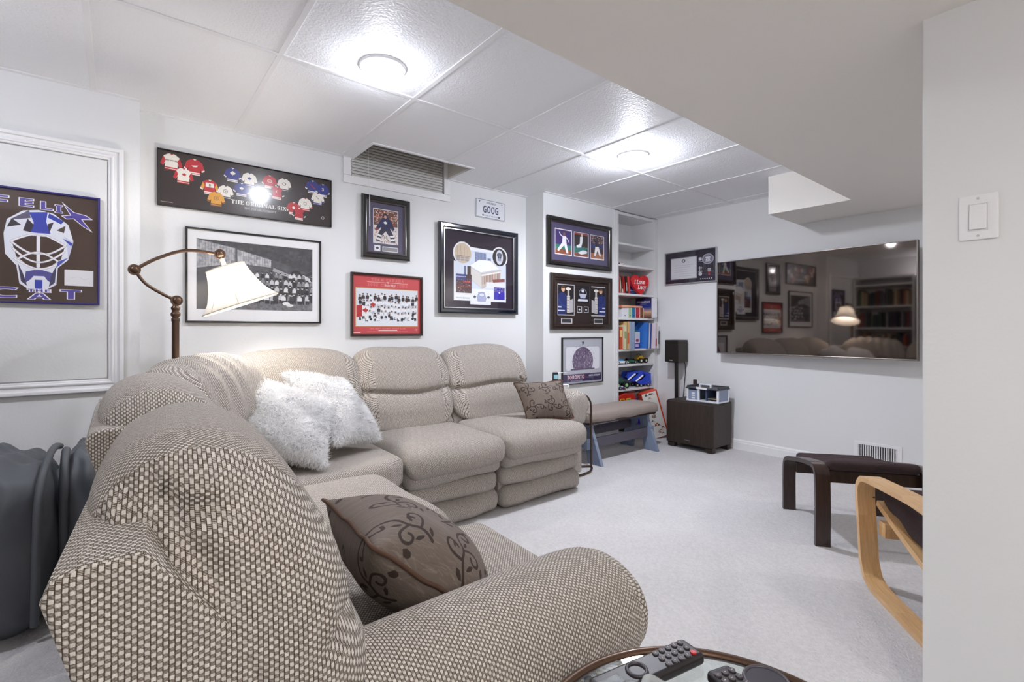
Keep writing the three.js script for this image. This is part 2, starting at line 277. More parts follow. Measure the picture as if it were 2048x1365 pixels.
// ------------------------------------------------------------------ sectional sofa
{
  const sofa = thing('sectional_sofa', 'large L-shaped reclining sectional sofa in tan and grey basket-weave chenille, filling the corner', 'sofa', [0.9, 0, 1.9]);
  const start = 0;
  const add = (name, geo, M, parent = sofa) => { if (M) geo.applyMatrix4(M); return part(name, geo, cloth, parent); };
  const FRAME = [[-0.057, 0.815], [-0.05, 0.835], [-0.03, 0.843], [0.02, 0.845], [0.146, 0.68], [0.30, 0.46], [0.30, 0.06], [0.05, 0.06], [0.03, 0.4], [-0.02, 0.68]];
  const CUSH = [[0.34, 0.44], [0.335, 0.54], [0.30, 0.65], [0.275, 0.74], [0.255, 0.82], [0.21, 0.90], [0.14, 0.948], [0.07, 0.955], [0.01, 0.925], [-0.02, 0.872], [-0.005, 0.835], [0.06, 0.76], [0.14, 0.62], [0.2, 0.46]];
  const gauss = (d, s) => Math.exp(-d * d / (s * s));
  function backTuck(seed, strength = 1) {
    const R = rng(seed), a = R() * 6, b = R() * 6;
    return (q, t, j, s) => {
      const front = q.z > 0.13 ? Math.min(1, (q.z - 0.13) / 0.08) : 0, x = t;
      const line = 0.675 + 0.012 * Math.sin(x * 3 + a), dy = q.y - line;
      q.z -= front * strength * (0.030 * gauss(dy, 0.016) - 0.014 * gauss(dy - 0.06, 0.05) - 0.012 * gauss(dy + 0.08, 0.06)) * (1 - 0.35 * x * x);
      // small gathers above the seam
      q.z -= front * 0.006 * strength * gauss(dy - 0.03, 0.03) * Math.sin(x * 34 + b) * (0.4 + 0.6 * Math.abs(x));
      q.y += 0.006 * Math.sin(x * 4 + a) * gauss(q.y - 0.93, 0.05);
    };
  }
  // frame, back, seat and footrest of one seat; local x across, z forward from the back of the frame
  function seat(w, M, { seed = 1, foot = true, backW = w + 0.03, backX = 0, tuck, power = 3.8, frameW = w, frameX = 0, drop = 0, back = 0 } = {}) {
    const f = extrude(poly(FRAME), frameW, 0.012, 3); f.rotateY(-Math.PI / 2); f.translate(frameX + frameW / 2, 0, 0); // outline (z, y) across x
    add('back_frame', metric(f), M);
    const b = loft(CUSH.map(([z, y]) => [z - back, y > 0.6 ? y - drop * (y - 0.6) / 0.355 : y]), backW, { nx: 56, np: 110, power, tuck: tuck ?? backTuck(seed) }); b.translate(backX, 0, 0);
    add('back_cushion', b, M);
    const R = rng(seed + 50), k = R() * 6;
    const s = puff(w - 0.006, 0.15, 0.62, 0.06, [0.004, 0.016, 0.01], [30, 10, 30], (q, nx, ny, nz) => { if (nz > 0.3) q.y -= 0.03 * (nz - 0.3) ** 2; q.y += 0.004 * Math.sin(nx * 5 + k) * Math.sin(nz * 4 + k); });
    s.translate(0, 0.385, 0.585); add('seat_cushion', s, M);
    add('base', box(w - 0.02, 0.34, 0.5, 0, 0.2, 0.52, 0.01), M);
    if (foot) {
      const rolls = [[0.325, 0.165, 0.845], [0.192, 0.125, 0.815], [0.072, 0.128, 0.825]];
      rolls.forEach(([y, h, z], i) => {
        const p = puff(w - 0.012, h, 0.11, 0.05, [0, 0.004, 0.014], [60, 12, 10], (q, nx, ny, nz) => { if (i) q.z += (nz > 0 ? 1 : 0) * 0.005 * (gauss((nx * 3.3 + k) % 1 - 0.5, 0.07) * -1.2 + Math.sin(nx * 9 + k + i * 2) * 0.5); q.y += 0.006 * Math.sin(nx * 3.3 + k + i * 2); });
        p.translate(0, y, z - 0.055); add('footrest_pad', p, M);
      });
    }
  }
  const alongBack = uc => new THREE.Matrix4().makeTranslation(uc, 0, -3.07);
  const facingRight = (vc, turn = 0, pivot = 0.6) => {
    const A = new THREE.Matrix4().makeRotationY(Math.PI / 2).setPosition(0, 0, -vc);
    return new THREE.Matrix4().makeTranslation(0, 0, -pivot).multiply(new THREE.Matrix4().makeRotationY(-turn)).multiply(new THREE.Matrix4().makeTranslation(0, 0, pivot)).multiply(A);
  };
  seat(0.62, alongBack(1.43), { seed: 3 });
  seat(0.68, alongBack(2.085), { seed: 8 });
  // left run: the far seat, then the seat nearest the room's open side (slightly turned)
  const fold = (q, t, j, s) => { // loose fold at the near end of the far back
    backTuck(12, 0.8)(q, t, j, s); const e = gauss(t + 0.93, 0.1) * gauss(q.z - 0.1, 0.09) * gauss(q.y - 0.9, 0.06); q.y -= 0.03 * e;
  };
  seat(0.62, facingRight(1.71), { seed: 12, foot: true, tuck: fold, frameW: 0.6, drop: 0.02, back: 0.02 });
  const near = (q, t, j, s) => {
    backTuck(17, 0.9)(q, t, j, s);
    // gathered corner of the end panel with radiating folds
    const e = Math.min(1, Math.max(0, -t - 0.5) / 0.25), cz = 0.03, cy = 0.855, dz = q.z - cz, dy = q.y - cy, r = Math.hypot(dz, dy), an = Math.atan2(dy, dz);
    q.x += 0.03 * e * gauss(r, 0.03);
    q.x += 0.011 * e * Math.sin(an * 7 + 1) * gauss(r - 0.05, 0.045);
    const lip = gauss(q.y - (0.868 - 0.25 * (q.z - 0.02)), 0.010) * (q.z < 0.05 ? 1 : gauss(q.z - 0.05, 0.03)); q.x += 0.022 * e * lip;
    q.x -= 0.035 * e * gauss(q.y - 0.66, 0.16) * gauss(q.z - 0.2, 0.16);
  };
  seat(0.66, facingRight(1.05, 0.066), { seed: 17, tuck: near, backW: 0.80, backX: -0.03, power: 3.4, frameW: 0.75, frameX: -0.075, drop: 0.035, back: 0.03 });
  // corner wedge
  add('back_frame', plan([[-0.05, 2.05], [-0.05, 2.14], [0.46, 2.93], [0.60, 3.10], [1.12, 3.13], [1.12, 2.85], [0.6, 2.85], [0.36, 2.6], [0.2, 2.05]], 0.06, 0.838, 0.012));
  const diag = new THREE.Matrix4().makeTranslation(0.235, 0, -2.42).multiply(new THREE.Matrix4().makeRotationY(Math.PI / 2 - 0.6)).multiply(new THREE.Matrix4().makeTranslation(0, 0, -0.05));
  const wrinkles = (q, t) => { backTuck(23, 0.5)(q, t); q.y += 0.007 * gauss(q.y - 0.94, 0.05) * Math.sin(t * 22); q.z -= 0.006 * Math.sin(t * 22 + 1) * gauss(t + 0.3, 0.5); };
  add('back_cushion', loft(CUSH, 0.7, { nx: 60, np: 110, power: 4, tuck: wrinkles }), diag);
  const pull = (q, t) => { backTuck(29, 0.3)(q, t); const e = gauss(t - 0.72, 0.16), front = q.z > 0.15 ? 1 : 0, dy = q.y - 0.66; q.z -= front * e * (0.03 * gauss(dy, 0.013) + 0.006 * Math.sin(t * 90) * gauss(dy - 0.04, 0.035)); };
  add('back_cushion', loft(CUSH, 0.72, { nx: 60, np: 110, power: 4, tuck: pull }), new THREE.Matrix4().makeTranslation(0.79, 0, -3.07));
  add('seat_cushion', plan([[0.22, 2.04], [0.6, 2.07], [1.0, 2.13], [1.10, 2.22], [1.11, 2.85], [0.55, 2.88], [0.3, 2.6]], 0.28, 0.445, 0.05, 6));
  add('base', plan([[0.2, 2.06], [0.6, 2.1], [0.98, 2.16], [1.08, 2.24], [1.10, 2.85], [0.55, 2.86], [0.3, 2.55]], 0.03, 0.36, 0.02));
  // arms
  const ARM = [[-0.095, 0.46], [-0.125, 0.50], [-0.13, 0.55], [-0.105, 0.60], [-0.05, 0.632], [0.02, 0.635], [0.08, 0.608], [0.108, 0.56], [0.105, 0.51], [0.085, 0.46], [0.08, 0.38], [-0.07, 0.38]];
  function arm(M, len, seed, gather) {
    const g = loft(ARM, len, { nx: 50, np: 72, power: 7, shade: 0.95, tuck: (q, t) => { if (gather && t > 0.55 && q.y > 0.5) q.x += 0.0, q.y += 0.006 * Math.sin(Math.atan2(q.y - 0.57, q.z) * 26) * (t - 0.55) * 2; } });
    const top = add('arm', g, M); add('arm_panel', box(len - 0.05, 0.45, 0.155, -0.02, 0.265, 0.005, 0.012), M, top);
  }
  // local x = forward along the arm, z = across
  arm(new THREE.Matrix4().makeTranslation(0.475, 0, -0.632), 0.60, 3, false);
  arm(new THREE.Matrix4().makeTranslation(2.53, 0, -2.73).multiply(new THREE.Matrix4().makeRotationY(-Math.PI / 2)), 0.72, 4, true);
  settle(sofa);
}

// ------------------------------------------------------------------ drawing helpers for flat print
const LEAF = [[0, 1], [.18, .62], [.42, .72], [.36, .36], [.62, .52], [.7, .34], [1, .38], [.86, .08], [.96, -.06], [.5, -.36], [.56, -.56], [.06, -.46], [.06, -1], [-.06, -1], [-.06, -.46], [-.56, -.56], [-.5, -.36], [-.96, -.06], [-.86, .08], [-1, .38], [-.7, .34], [-.62, .52], [-.36, .36], [-.42, .72], [-.18, .62]];
function P(x, pts, fill, stroke, lw = 1) { x.beginPath(); pts.forEach(([a, b], i) => i ? x.lineTo(a, b) : x.moveTo(a, b)); x.closePath(); if (fill) { x.fillStyle = fill; x.fill(); } if (stroke) { x.strokeStyle = stroke; x.lineWidth = lw; x.stroke(); } }
function R(x, a, b, w, h, fill) { x.fillStyle = fill; x.fillRect(a, b, w, h); }
function E(x, a, b, rx, ry, fill, stroke, lw = 1) { x.beginPath(); x.ellipse(a, b, rx, ry, 0, 0, 7); if (fill) { x.fillStyle = fill; x.fill(); } if (stroke) { x.strokeStyle = stroke; x.lineWidth = lw; x.stroke(); } }
function C(x, pts, stroke, lw) { x.beginPath(); x.moveTo(...pts[0]); for (let i = 1; i < pts.length - 1; i++) { const a = pts[i], b = pts[i + 1]; x.quadraticCurveTo(a[0], a[1], i === pts.length - 2 ? b[0] : (a[0] + b[0]) / 2, i === pts.length - 2 ? b[1] : (a[1] + b[1]) / 2); } x.strokeStyle = stroke; x.lineWidth = lw; x.lineCap = 'round'; x.stroke(); }
function W(x, s, a, b, font, fill, align = 'center', stroke, lw = 2, maxW) { x.font = font; x.textAlign = align; x.textBaseline = 'middle'; if (stroke) { x.strokeStyle = stroke; x.lineWidth = lw; x.strokeText(s, a, b, maxW); } if (fill) { x.fillStyle = fill; x.fillText(s, a, b, maxW); } }
const leaf = (x, a, b, s, f, st, lw) => P(x, LEAF.map(([p, q]) => [a + p * s, b - q * s]), f, st, lw);
function speckle(x, a, b, w, h, n, cols, seed, s = 4) { const r = rng(seed); for (let i = 0; i < n; i++) R(x, a + r() * w, b + r() * h, s * (0.4 + r()), s * (0.4 + r()), cols[Math.floor(r() * cols.length)]); }
function jersey(x, a, b, s, body, sleeve, stripe, mark) {
  x.save(); x.translate(a, b); x.rotate(0.03); x.scale(s, s);
  P(x, [[-18, -38], [-8, -42], [8, -42], [18, -38], [34, -26], [46, 14], [34, 22], [26, 4], [27, 40], [-27, 40], [-26, 4], [-34, 22], [-46, 14], [-34, -26]], body);
  P(x, [[-34, -26], [-46, 14], [-34, 22], [-24, -6]], sleeve); P(x, [[34, -26], [46, 14], [34, 22], [24, -6]], sleeve);
  R(x, -27, 26, 54, 6, stripe); R(x, -27, 35, 54, 5, stripe);
  P(x, [[-44, 6], [-46, 13], [-34, 21], [-31, 14]], stripe); P(x, [[44, 6], [46, 13], [34, 21], [31, 14]], stripe);
  P(x, [[-8, -42], [0, -34], [8, -42]], stripe); mark?.(x); x.restore();
}
function person(x, a, b, s, top, legs, skin = '#c99b7d', hair = '#2a211c') { // standing or sitting small figure
  E(x, a, b - 5.4 * s, 1.05 * s, 1.35 * s, skin); E(x, a, b - 6.2 * s, 1.1 * s, 0.8 * s, hair);
  P(x, [[a - 2.1 * s, b - 3.6 * s], [a - .7 * s, b - 4.2 * s], [a + .7 * s, b - 4.2 * s], [a + 2.1 * s, b - 3.6 * s], [a + 2.5 * s, b], [a + 1.5 * s, b + .6 * s], [a - 1.5 * s, b + .6 * s], [a - 2.5 * s, b]], top);
  P(x, [[a - 1.5 * s, b + .4 * s], [a + 1.5 * s, b + .4 * s], [a + 1.7 * s, b + 4.2 * s], [a + .3 * s, b + 4.2 * s], [a, b + 1.6 * s], [a - .3 * s, b + 4.2 * s], [a - 1.7 * s, b + 4.2 * s]], legs);
}
// ------------------------------------------------------------------ framed pictures
// local axes: x right, y up, z out of the wall; origin at the middle of the back
function picture(name, label, category, [u, h, v], turn, w, ht, o, draw) {
  const g = thing(name, label, category, [u, h, v], turn, o.group), fw = o.fw ?? 0.02, D = o.depth ?? 0.022, iw = w - 2 * fw, ih = ht - 2 * fw;
  if (o.tilt) g.rotation.z = o.tilt;
  const s = poly([[-w / 2, -ht / 2], [w / 2, -ht / 2], [w / 2, ht / 2], [-w / 2, ht / 2]]), hole = new THREE.Path(); hole.moveTo(-iw / 2, -ih / 2); hole.lineTo(iw / 2, -ih / 2); hole.lineTo(iw / 2, ih / 2); hole.lineTo(-iw / 2, ih / 2); hole.closePath(); s.holes.push(hole);
  const bev = Math.min(fw * 0.3, D * 0.35);
  part('frame', metric(extrude(s, D, bev, 3)), o.frame, g);
  if (o.lip) { const s2 = poly([[-iw / 2 - .002, -ih / 2 - .002], [iw / 2 + .002, -ih / 2 - .002], [iw / 2 + .002, ih / 2 + .002], [-iw / 2 - .002, ih / 2 + .002]]), q = new THREE.Path(), L = o.lip; q.moveTo(-iw / 2 + L, -ih / 2 + L); q.lineTo(iw / 2 - L, -ih / 2 + L); q.lineTo(iw / 2 - L, ih / 2 - L); q.lineTo(-iw / 2 + L, ih / 2 - L); q.closePath(); s2.holes.push(q); part('inner_lip', metric(extrude(s2, D * 0.8, 0.002, 2)), o.lipMat ?? o.frame, g); }
  part('backing_board', box(w - 0.012, ht - 0.012, 0.004, 0, 0, 0.003), std(0x6b5a48, 0.9), g);
  const px = o.px ?? 1400, k = px / iw, tex = canvasTex(px, Math.round(ih * k), draw);
  const print = part('print', new THREE.BoxGeometry(iw, ih, 0.002), [0, 0, 0, 0, 1, 0].map(q => q ? phys(0xffffff, o.rough ?? 0.7, { map: tex, clearcoat: o.coat ?? 0, clearcoatRoughness: 0.13 }) : std(0xd8d4cc, 0.8)), g); print.position.z = 0.007;
  if (o.mat) { // window mat standing proud of the print
    const m = poly([[-iw / 2, -ih / 2], [iw / 2, -ih / 2], [iw / 2, ih / 2], [-iw / 2, ih / 2]]);
    for (const hpts of o.mat.holes) { const q = new THREE.Path(); hpts.forEach(([a, b], i) => { const X = (a - 0.5) * iw, Y = (0.5 - b) * ih; i ? q.lineTo(X, Y) : q.moveTo(X, Y); }); q.closePath(); m.holes.push(q); }
    part('mat_board', metric(extrude(m, 0.0025, 0.0006, 1).translate(0, 0, 0.0085)), o.mat.m, g);
  }
  if (o.glass !== false) { const p = part('glass_pane', new THREE.PlaneGeometry(iw + 0.002, ih + 0.002), glass, g); p.position.z = D - 0.008; }
  return g;
}
const rectHole = (a, b, c, d) => [[a, b], [c, b], [c, d], [a, d]];
const VA = 3.168, VC = 2.948;

// long plaque of hockey sweaters
picture('hockey_jersey_plaque', 'long dark plaque of old hockey jerseys reading THE ORIGINAL SIX, high on the wall', 'picture', [0.612, 1.871, VA], 0, 0.905, 0.30, { fw: 0.004, depth: 0.018, frame: std(0x1a1210, 0.4), glass: false, rough: 0.34, coat: 1, px: 2000 }, (x, w, h) => {
  R(x, 0, 0, w, h, '#2a1c1a');
  const red = '#b5202c', wh = '#e9e4dc', bl = '#27307f', gold = '#d79a35', blk = '#1c1a1c';
  const J = (a, b, s, c, sl, st, m) => jersey(x, a * w, b * h, s * h / 345, c, sl, st, m), txt = (t, c, f = 'bold 13px serif') => q => W(q, t, 0, -8, f, c);
  J(.065, .20, 1.25, wh, red, red, txt('RED WINGS', blk, 'bold 9px sans-serif')); J(.18, .22, 1.25, red, red, wh, q => P(q, [[-14, -6], [16, -12], [10, -2], [-4, 0]], wh)); J(.125, .42, 1.2, wh, red, red, q => { leaf(q, 2, -8, 10, red); });
  J(.26, .55, 1.15, red, gold, wh, q => { R(q, -20, -24, 40, 24, wh); W(q, 'B', 0, -12, 'bold 18px serif', blk); }); J(.345, .60, 1.1, wh, wh, blk, q => { E(q, 0, -6, 11, 11, null, blk, 2); W(q, 'B', 0, -6, 'bold 14px serif', blk); }); J(.295, .76, 1.15, gold, gold, '#7a4a1c', q => { E(q, 0, -6, 11, 11, null, '#6a4a2c', 2); W(q, 'B', 0, -6, 'bold 14px serif', '#6a4a2c'); });
  J(.385, .24, 1.15, bl, bl, wh, q => leaf(q, 0, -10, 15, wh)); J(.48, .28, 1.15, wh, wh, bl, q => leaf(q, 0, -8, 12, bl)); J(.435, .50, 1.1, bl, bl, wh, q => leaf(q, 0, -8, 12, wh));
  J(.60, .25, 1.1, red, red, wh, q => { E(q, 0, -6, 12, 8, null, wh, 4); }); J(.69, .26, 1.1, wh, wh, blk, q => E(q, 0, -6, 10, 8, null, blk, 3)); J(.645, .45, 1.1, red, blk, wh, txt('C', wh, 'bold 22px serif'));
  J(.75, .72, 1.1, red, red, wh, q => E(q, 0, -6, 9, 9, wh)); J(.825, .60, 1.15, wh, wh, red, q => E(q, 0, -6, 9, 9, null, '#444', 2)); J(.785, .82, 1.05, red, blk, wh);
  J(.875, .20, 1.15, bl, bl, wh, q => P(q, [[-14, -18], [16, 6], [12, 10], [-16, -12]], red)); J(.945, .24, 1.15, bl, bl, wh, txt('3', wh, 'bold 26px serif')); J(.91, .44, 1.1, wh, wh, bl, q => { for (let i = 0; i < 4; i++) E(q, -10 + i * 6, -16 + i * 6, 2.6, 2.6, '#333'); });
  W(x, 'THE ORIGINAL SIX', .54 * w, .755 * h, `bold ${h * .105}px serif`, '#eceae6'); W(x, 'THE ESTABLISHMENT', .545 * w, .855 * h, `${h * .055}px serif`, '#d8d4d0');
  R(x, .012 * w, .93 * h, .06 * w, .012 * h, '#9a8d88'); E(x, .945 * w, .83 * h, .008 * w, .03 * h, null, '#ddd', 5);
});
// wide black and white photograph
picture('group_photograph', 'wide black and white photo of men with an airplane in a hangar, behind the lamp', 'picture', [0.64, 1.364, VA], 0, 0.715, 0.52, { fw: 0.008, depth: 0.022, frame: blackGloss, lip: 0.003, rough: 0.55, px: 1600, mat: { m: std(0xf1f1f3, 0.7), holes: [rectHole(.062, .10, .938, .865)] } }, (x, w, h) => {
  R(x, 0, 0, w, h, '#f1f1f3'); const g = x.createLinearGradient(0, 0, w, 0); R(x, .055 * w, .09 * h, .89 * w, .79 * h, '#57575b');
  P(x, [[.055 * w, .10 * h], [.33 * w, .17 * h], [.33 * w, .34 * h], [.055 * w, .42 * h]], '#b9b9bd'); P(x, [[.345 * w, .18 * h], [.60 * w, .27 * h], [.60 * w, .36 * h], [.345 * w, .34 * h]], '#c6c6ca');
  for (let i = 0; i < 26; i++) C(x, [[(.06 + i * .0205) * w, (.10 + i * .006) * h], [(.06 + i * .0205) * w, .3 * h], [(.06 + i * .0205) * w, (.40 - i * .002) * h]], '#6d6d72', 3);
  P(x, [[.055 * w, .09 * h], [.945 * w, .09 * h], [.945 * w, .42 * h], [.6 * w, .26 * h], [.33 * w, .16 * h]], '#4a484c');
  speckle(x, .055 * w, .09 * h, .89 * w, .35 * h, 500, ['rgba(120,120,124,.18)', 'rgba(30,30,32,.14)'], 3, 40);
  R(x, .055 * w, .72 * h, .89 * w, .15 * h, '#77757a'); speckle(x, .055 * w, .68 * h, .89 * w, .19 * h, 300, ['rgba(160,160,160,.25)', 'rgba(60,60,60,.25)'], 4, 30);
  E(x, .80 * w, .47 * h, .055 * w, .10 * h, '#2c2b2e'); E(x, .80 * w, .47 * h, .03 * w, .055 * h, '#58575a'); E(x, .80 * w, .47 * h, .012 * w, .022 * h, '#c9c9cc'); P(x, [[.62 * w, .36 * h], [.77 * w, .44 * h], [.77 * w, .48 * h], [.61 * w, .40 * h]], '#a9a9ad'); P(x, [[.83 * w, .45 * h], [.94 * w, .37 * h], [.945 * w, .40 * h], [.84 * w, .49 * h]], '#38373a'); P(x, [[.86 * w, .42 * h], [.94 * w, .48 * h], [.94 * w, .53 * h], [.87 * w, .47 * h]], '#dedee0');
  const r = rng(11); for (let row = 0; row < 4; row++) for (let i = 0; i < 15; i++) { const a = (.42 + .036 * i + .012 * r()) * w, b = (.46 + row * .085 + .03 * r()) * h; person(x, a, b, 10 + row * 1.2, ['#cfcfd2', '#3a393c', '#8d8c90', '#e6e6e8', '#222124'][Math.floor(r() * 5)], '#2c2b2e', '#d0cfcd', '#1c1b1d'); }
  for (let i = 0; i < 6; i++) person(x, (.50 + .066 * i) * w, .74 * h, 13, i % 2 ? '#e8e8ea' : '#464548', '#2f2e31', '#dad9d6', '#222'); E(x, .72 * w, .78 * h, .03 * w, .02 * h, '#f2f2f2'); E(x, .75 * w, .80 * h, .03 * w, .016 * h, '#e6e6e6');
  P(x, [[.055 * w, .66 * h], [.14 * w, .60 * h], [.3 * w, .55 * h], [.3 * w, .87 * h], [.055 * w, .87 * h]], '#55555a');
  W(x, 'No. 422 SQUADRON', .5 * w, .925 * h, `${h * .026}px serif`, '#55504c');
});
// player photograph under the window
picture('hockey_player_photo', 'tall dark-framed photo of a hockey player in blue, grey mat, just under the window', 'picture', [1.436, 1.762, VA], 0, 0.352, 0.425, { fw: 0.036, depth: 0.032, frame: blackGloss, lip: 0.008, lipMat: darkWood, px: 900, mat: { m: std(0x55506a, 0.85), holes: [rectHole(.17, .13, .83, .80), rectHole(.20, .84, .36, .95), rectHole(.41, .85, .83, .95)] } }, (x, w, h) => {
  R(x, 0, 0, w, h, '#e8e6e4'); R(x, .19 * w, .145 * h, .62 * w, .64 * h, '#6a4038');
  speckle(x, .19 * w, .15 * h, .62 * w, .26 * h, 260, ['#a84432', '#e0c8b8', '#7a2a24', '#d9a07c', '#443', '#cbb'], 21, 26);
  R(x, .19 * w, .45 * h, .62 * w, .335 * h, '#d9d4d2'); speckle(x, .19 * w, .5 * h, .62 * w, .28 * h, 120, ['#b8a89c', '#e9e6e6', '#8a7468', '#c77a5a'], 22, 22);
  P(x, [[.40 * w, .30 * h], [.56 * w, .28 * h], [.66 * w, .36 * h], [.62 * w, .5 * h], [.38 * w, .5 * h], [.32 * w, .40 * h]], '#232452'); E(x, .49 * w, .25 * h, .06 * w, .05 * h, '#1a1c40'); E(x, .49 * w, .275 * h, .035 * w, .03 * h, '#c99b82'); leaf(x, .49 * w, .39 * h, .05 * w, '#e8e8ee');
  P(x, [[.33 * w, .38 * h], [.25 * w, .50 * h], [.30 * w, .54 * h], [.40 * w, .46 * h]], '#232452'); P(x, [[.65 * w, .37 * h], [.74 * w, .5 * h], [.68 * w, .53 * h], [.60 * w, .46 * h]], '#1b1c44');
  P(x, [[.38 * w, .5 * h], [.62 * w, .5 * h], [.70 * w, .62 * h], [.58 * w, .64 * h], [.50 * w, .55 * h], [.40 * w, .64 * h], [.30 * w, .62 * h]], '#1a1b3c');
  for (let i = 0; i < 4; i++) { P(x, [[(.30 - .015 * i) * w, (.62 + .035 * i) * h], [(.40 - .015 * i) * w, (.64 + .035 * i) * h], [(.39 - .015 * i) * w, (.66 + .035 * i) * h], [(.29 - .015 * i) * w, (.64 + .035 * i) * h]], i % 2 ? '#1c1d40' : '#f2f2f4'); P(x, [[(.60 + .01 * i) * w, (.63 + .035 * i) * h], [(.71 + .01 * i) * w, (.62 + .035 * i) * h], [(.72 + .01 * i) * w, (.645 + .035 * i) * h], [(.61 + .01 * i) * w, (.655 + .035 * i) * h]], i % 2 ? '#1c1d40' : '#f2f2f4'); }
  C(x, [[.28 * w, .52 * h], [.45 * w, .66 * h], [.62 * w, .76 * h]], '#5a3a22', 9); E(x, .26 * w, .53 * h, .04 * w, .03 * h, '#8a2420');
  R(x, .2 * w, .84 * h, .16 * w, .11 * h, '#efefef'); leaf(x, .28 * w, .895 * h, .045 * w, '#1d2050'); R(x, .43 * w, .865 * h, .38 * w, .07 * h, '#8f8f92');
});
picture('team_photo_poster', 'red framed poster of a hockey team photo reading TEAM CANADA 2002 CHAMPIONS', 'picture', [1.452, 1.234, VA], 0, 0.527, 0.425, { fw: 0.015, depth: 0.026, frame: phys(0x2a1712, 0.25, { clearcoat: 0.5 }), px: 1300, rough: 0.5 }, (x, w, h) => {
  R(x, 0, 0, w, h, '#c8474c'); W(x, 'T E A M   C A N A D A', .5 * w, .065 * h, `${h * .06}px serif`, null, 'center', '#e8a8a0', 1.5); R(x, .2 * w, .105 * h, .6 * w, .006 * h, '#f0d8c8'); leaf(x, .5 * w, .108 * h, .014 * w, '#f0e0d0');
  W(x, '2 0 0 2   C H A M P I O N S', .5 * w, .155 * h, `${h * .062}px serif`, null, 'center', '#e8a8a0', 1.5); W(x, 'Hockey', .53 * w, .155 * h, `italic ${h * .055}px serif`, '#f0ded4');
  R(x, .035 * w, .21 * h, .93 * w, .665 * h, '#c9a56a'); R(x, .045 * w, .222 * h, .91 * w, .64 * h, '#dfe3ea');
  R(x, .045 * w, .64 * h, .91 * w, .222 * h, '#e9edf3'); const r = rng(31);
  for (let row = 0; row < 4; row++) for (let i = 0; i < 17; i++) { const a = (.08 + .052 * i + .03 * r()) * w, b = (.38 + row * .10 + .05 * r()) * h; person(x, a, b, 13.5, row === 0 && r() > .35 ? '#23242c' : r() > .85 ? '#26262e' : '#eceff4', row > 2 ? '#1f2028' : '#b8bcc8', '#c79a82', '#30241e'); if (r() > .55) leaf(x, a, b - 12, 7, '#b8303a'); }
  P(x, [[.05 * w, .52 * h], [.13 * w, .5 * h], [.13 * w, .70 * h], [.05 * w, .72 * h]], '#b62a30'); R(x, .13 * w, .52 * h, .09 * w, .17 * h, '#eee'); leaf(x, .175 * w, .60 * h, .04 * w, '#b62a30'); leaf(x, .28 * w, .5 * h, .04 * w, '#b62a30');
  for (let i = 0; i < 14; i++) E(x, (.2 + .052 * i) * w, (.72 + .03 * r()) * h, .018 * w, .022 * h, ['#f2f4f7', '#23242e', '#dcdfe6'][i % 3]);
  W(x, '2 0 0 2   M E N \' S   O L Y M P I C   H O C K E Y   T E A M', .5 * w, .91 * h, `${h * .026}px serif`, '#ecc8bc'); R(x, .36 * w, .935 * h, .28 * w, .012 * h, '#f2e6dc'); R(x, .2 * w, .958 * h, .6 * w, .004 * h, '#e2a8a0'); R(x, .01 * w, .965 * h, .10 * w, .014 * h, '#f2e0d8'); W(x, 'TC', .93 * w, .93 * h, `italic bold ${h * .05}px serif`, '#e8b0a0');
});
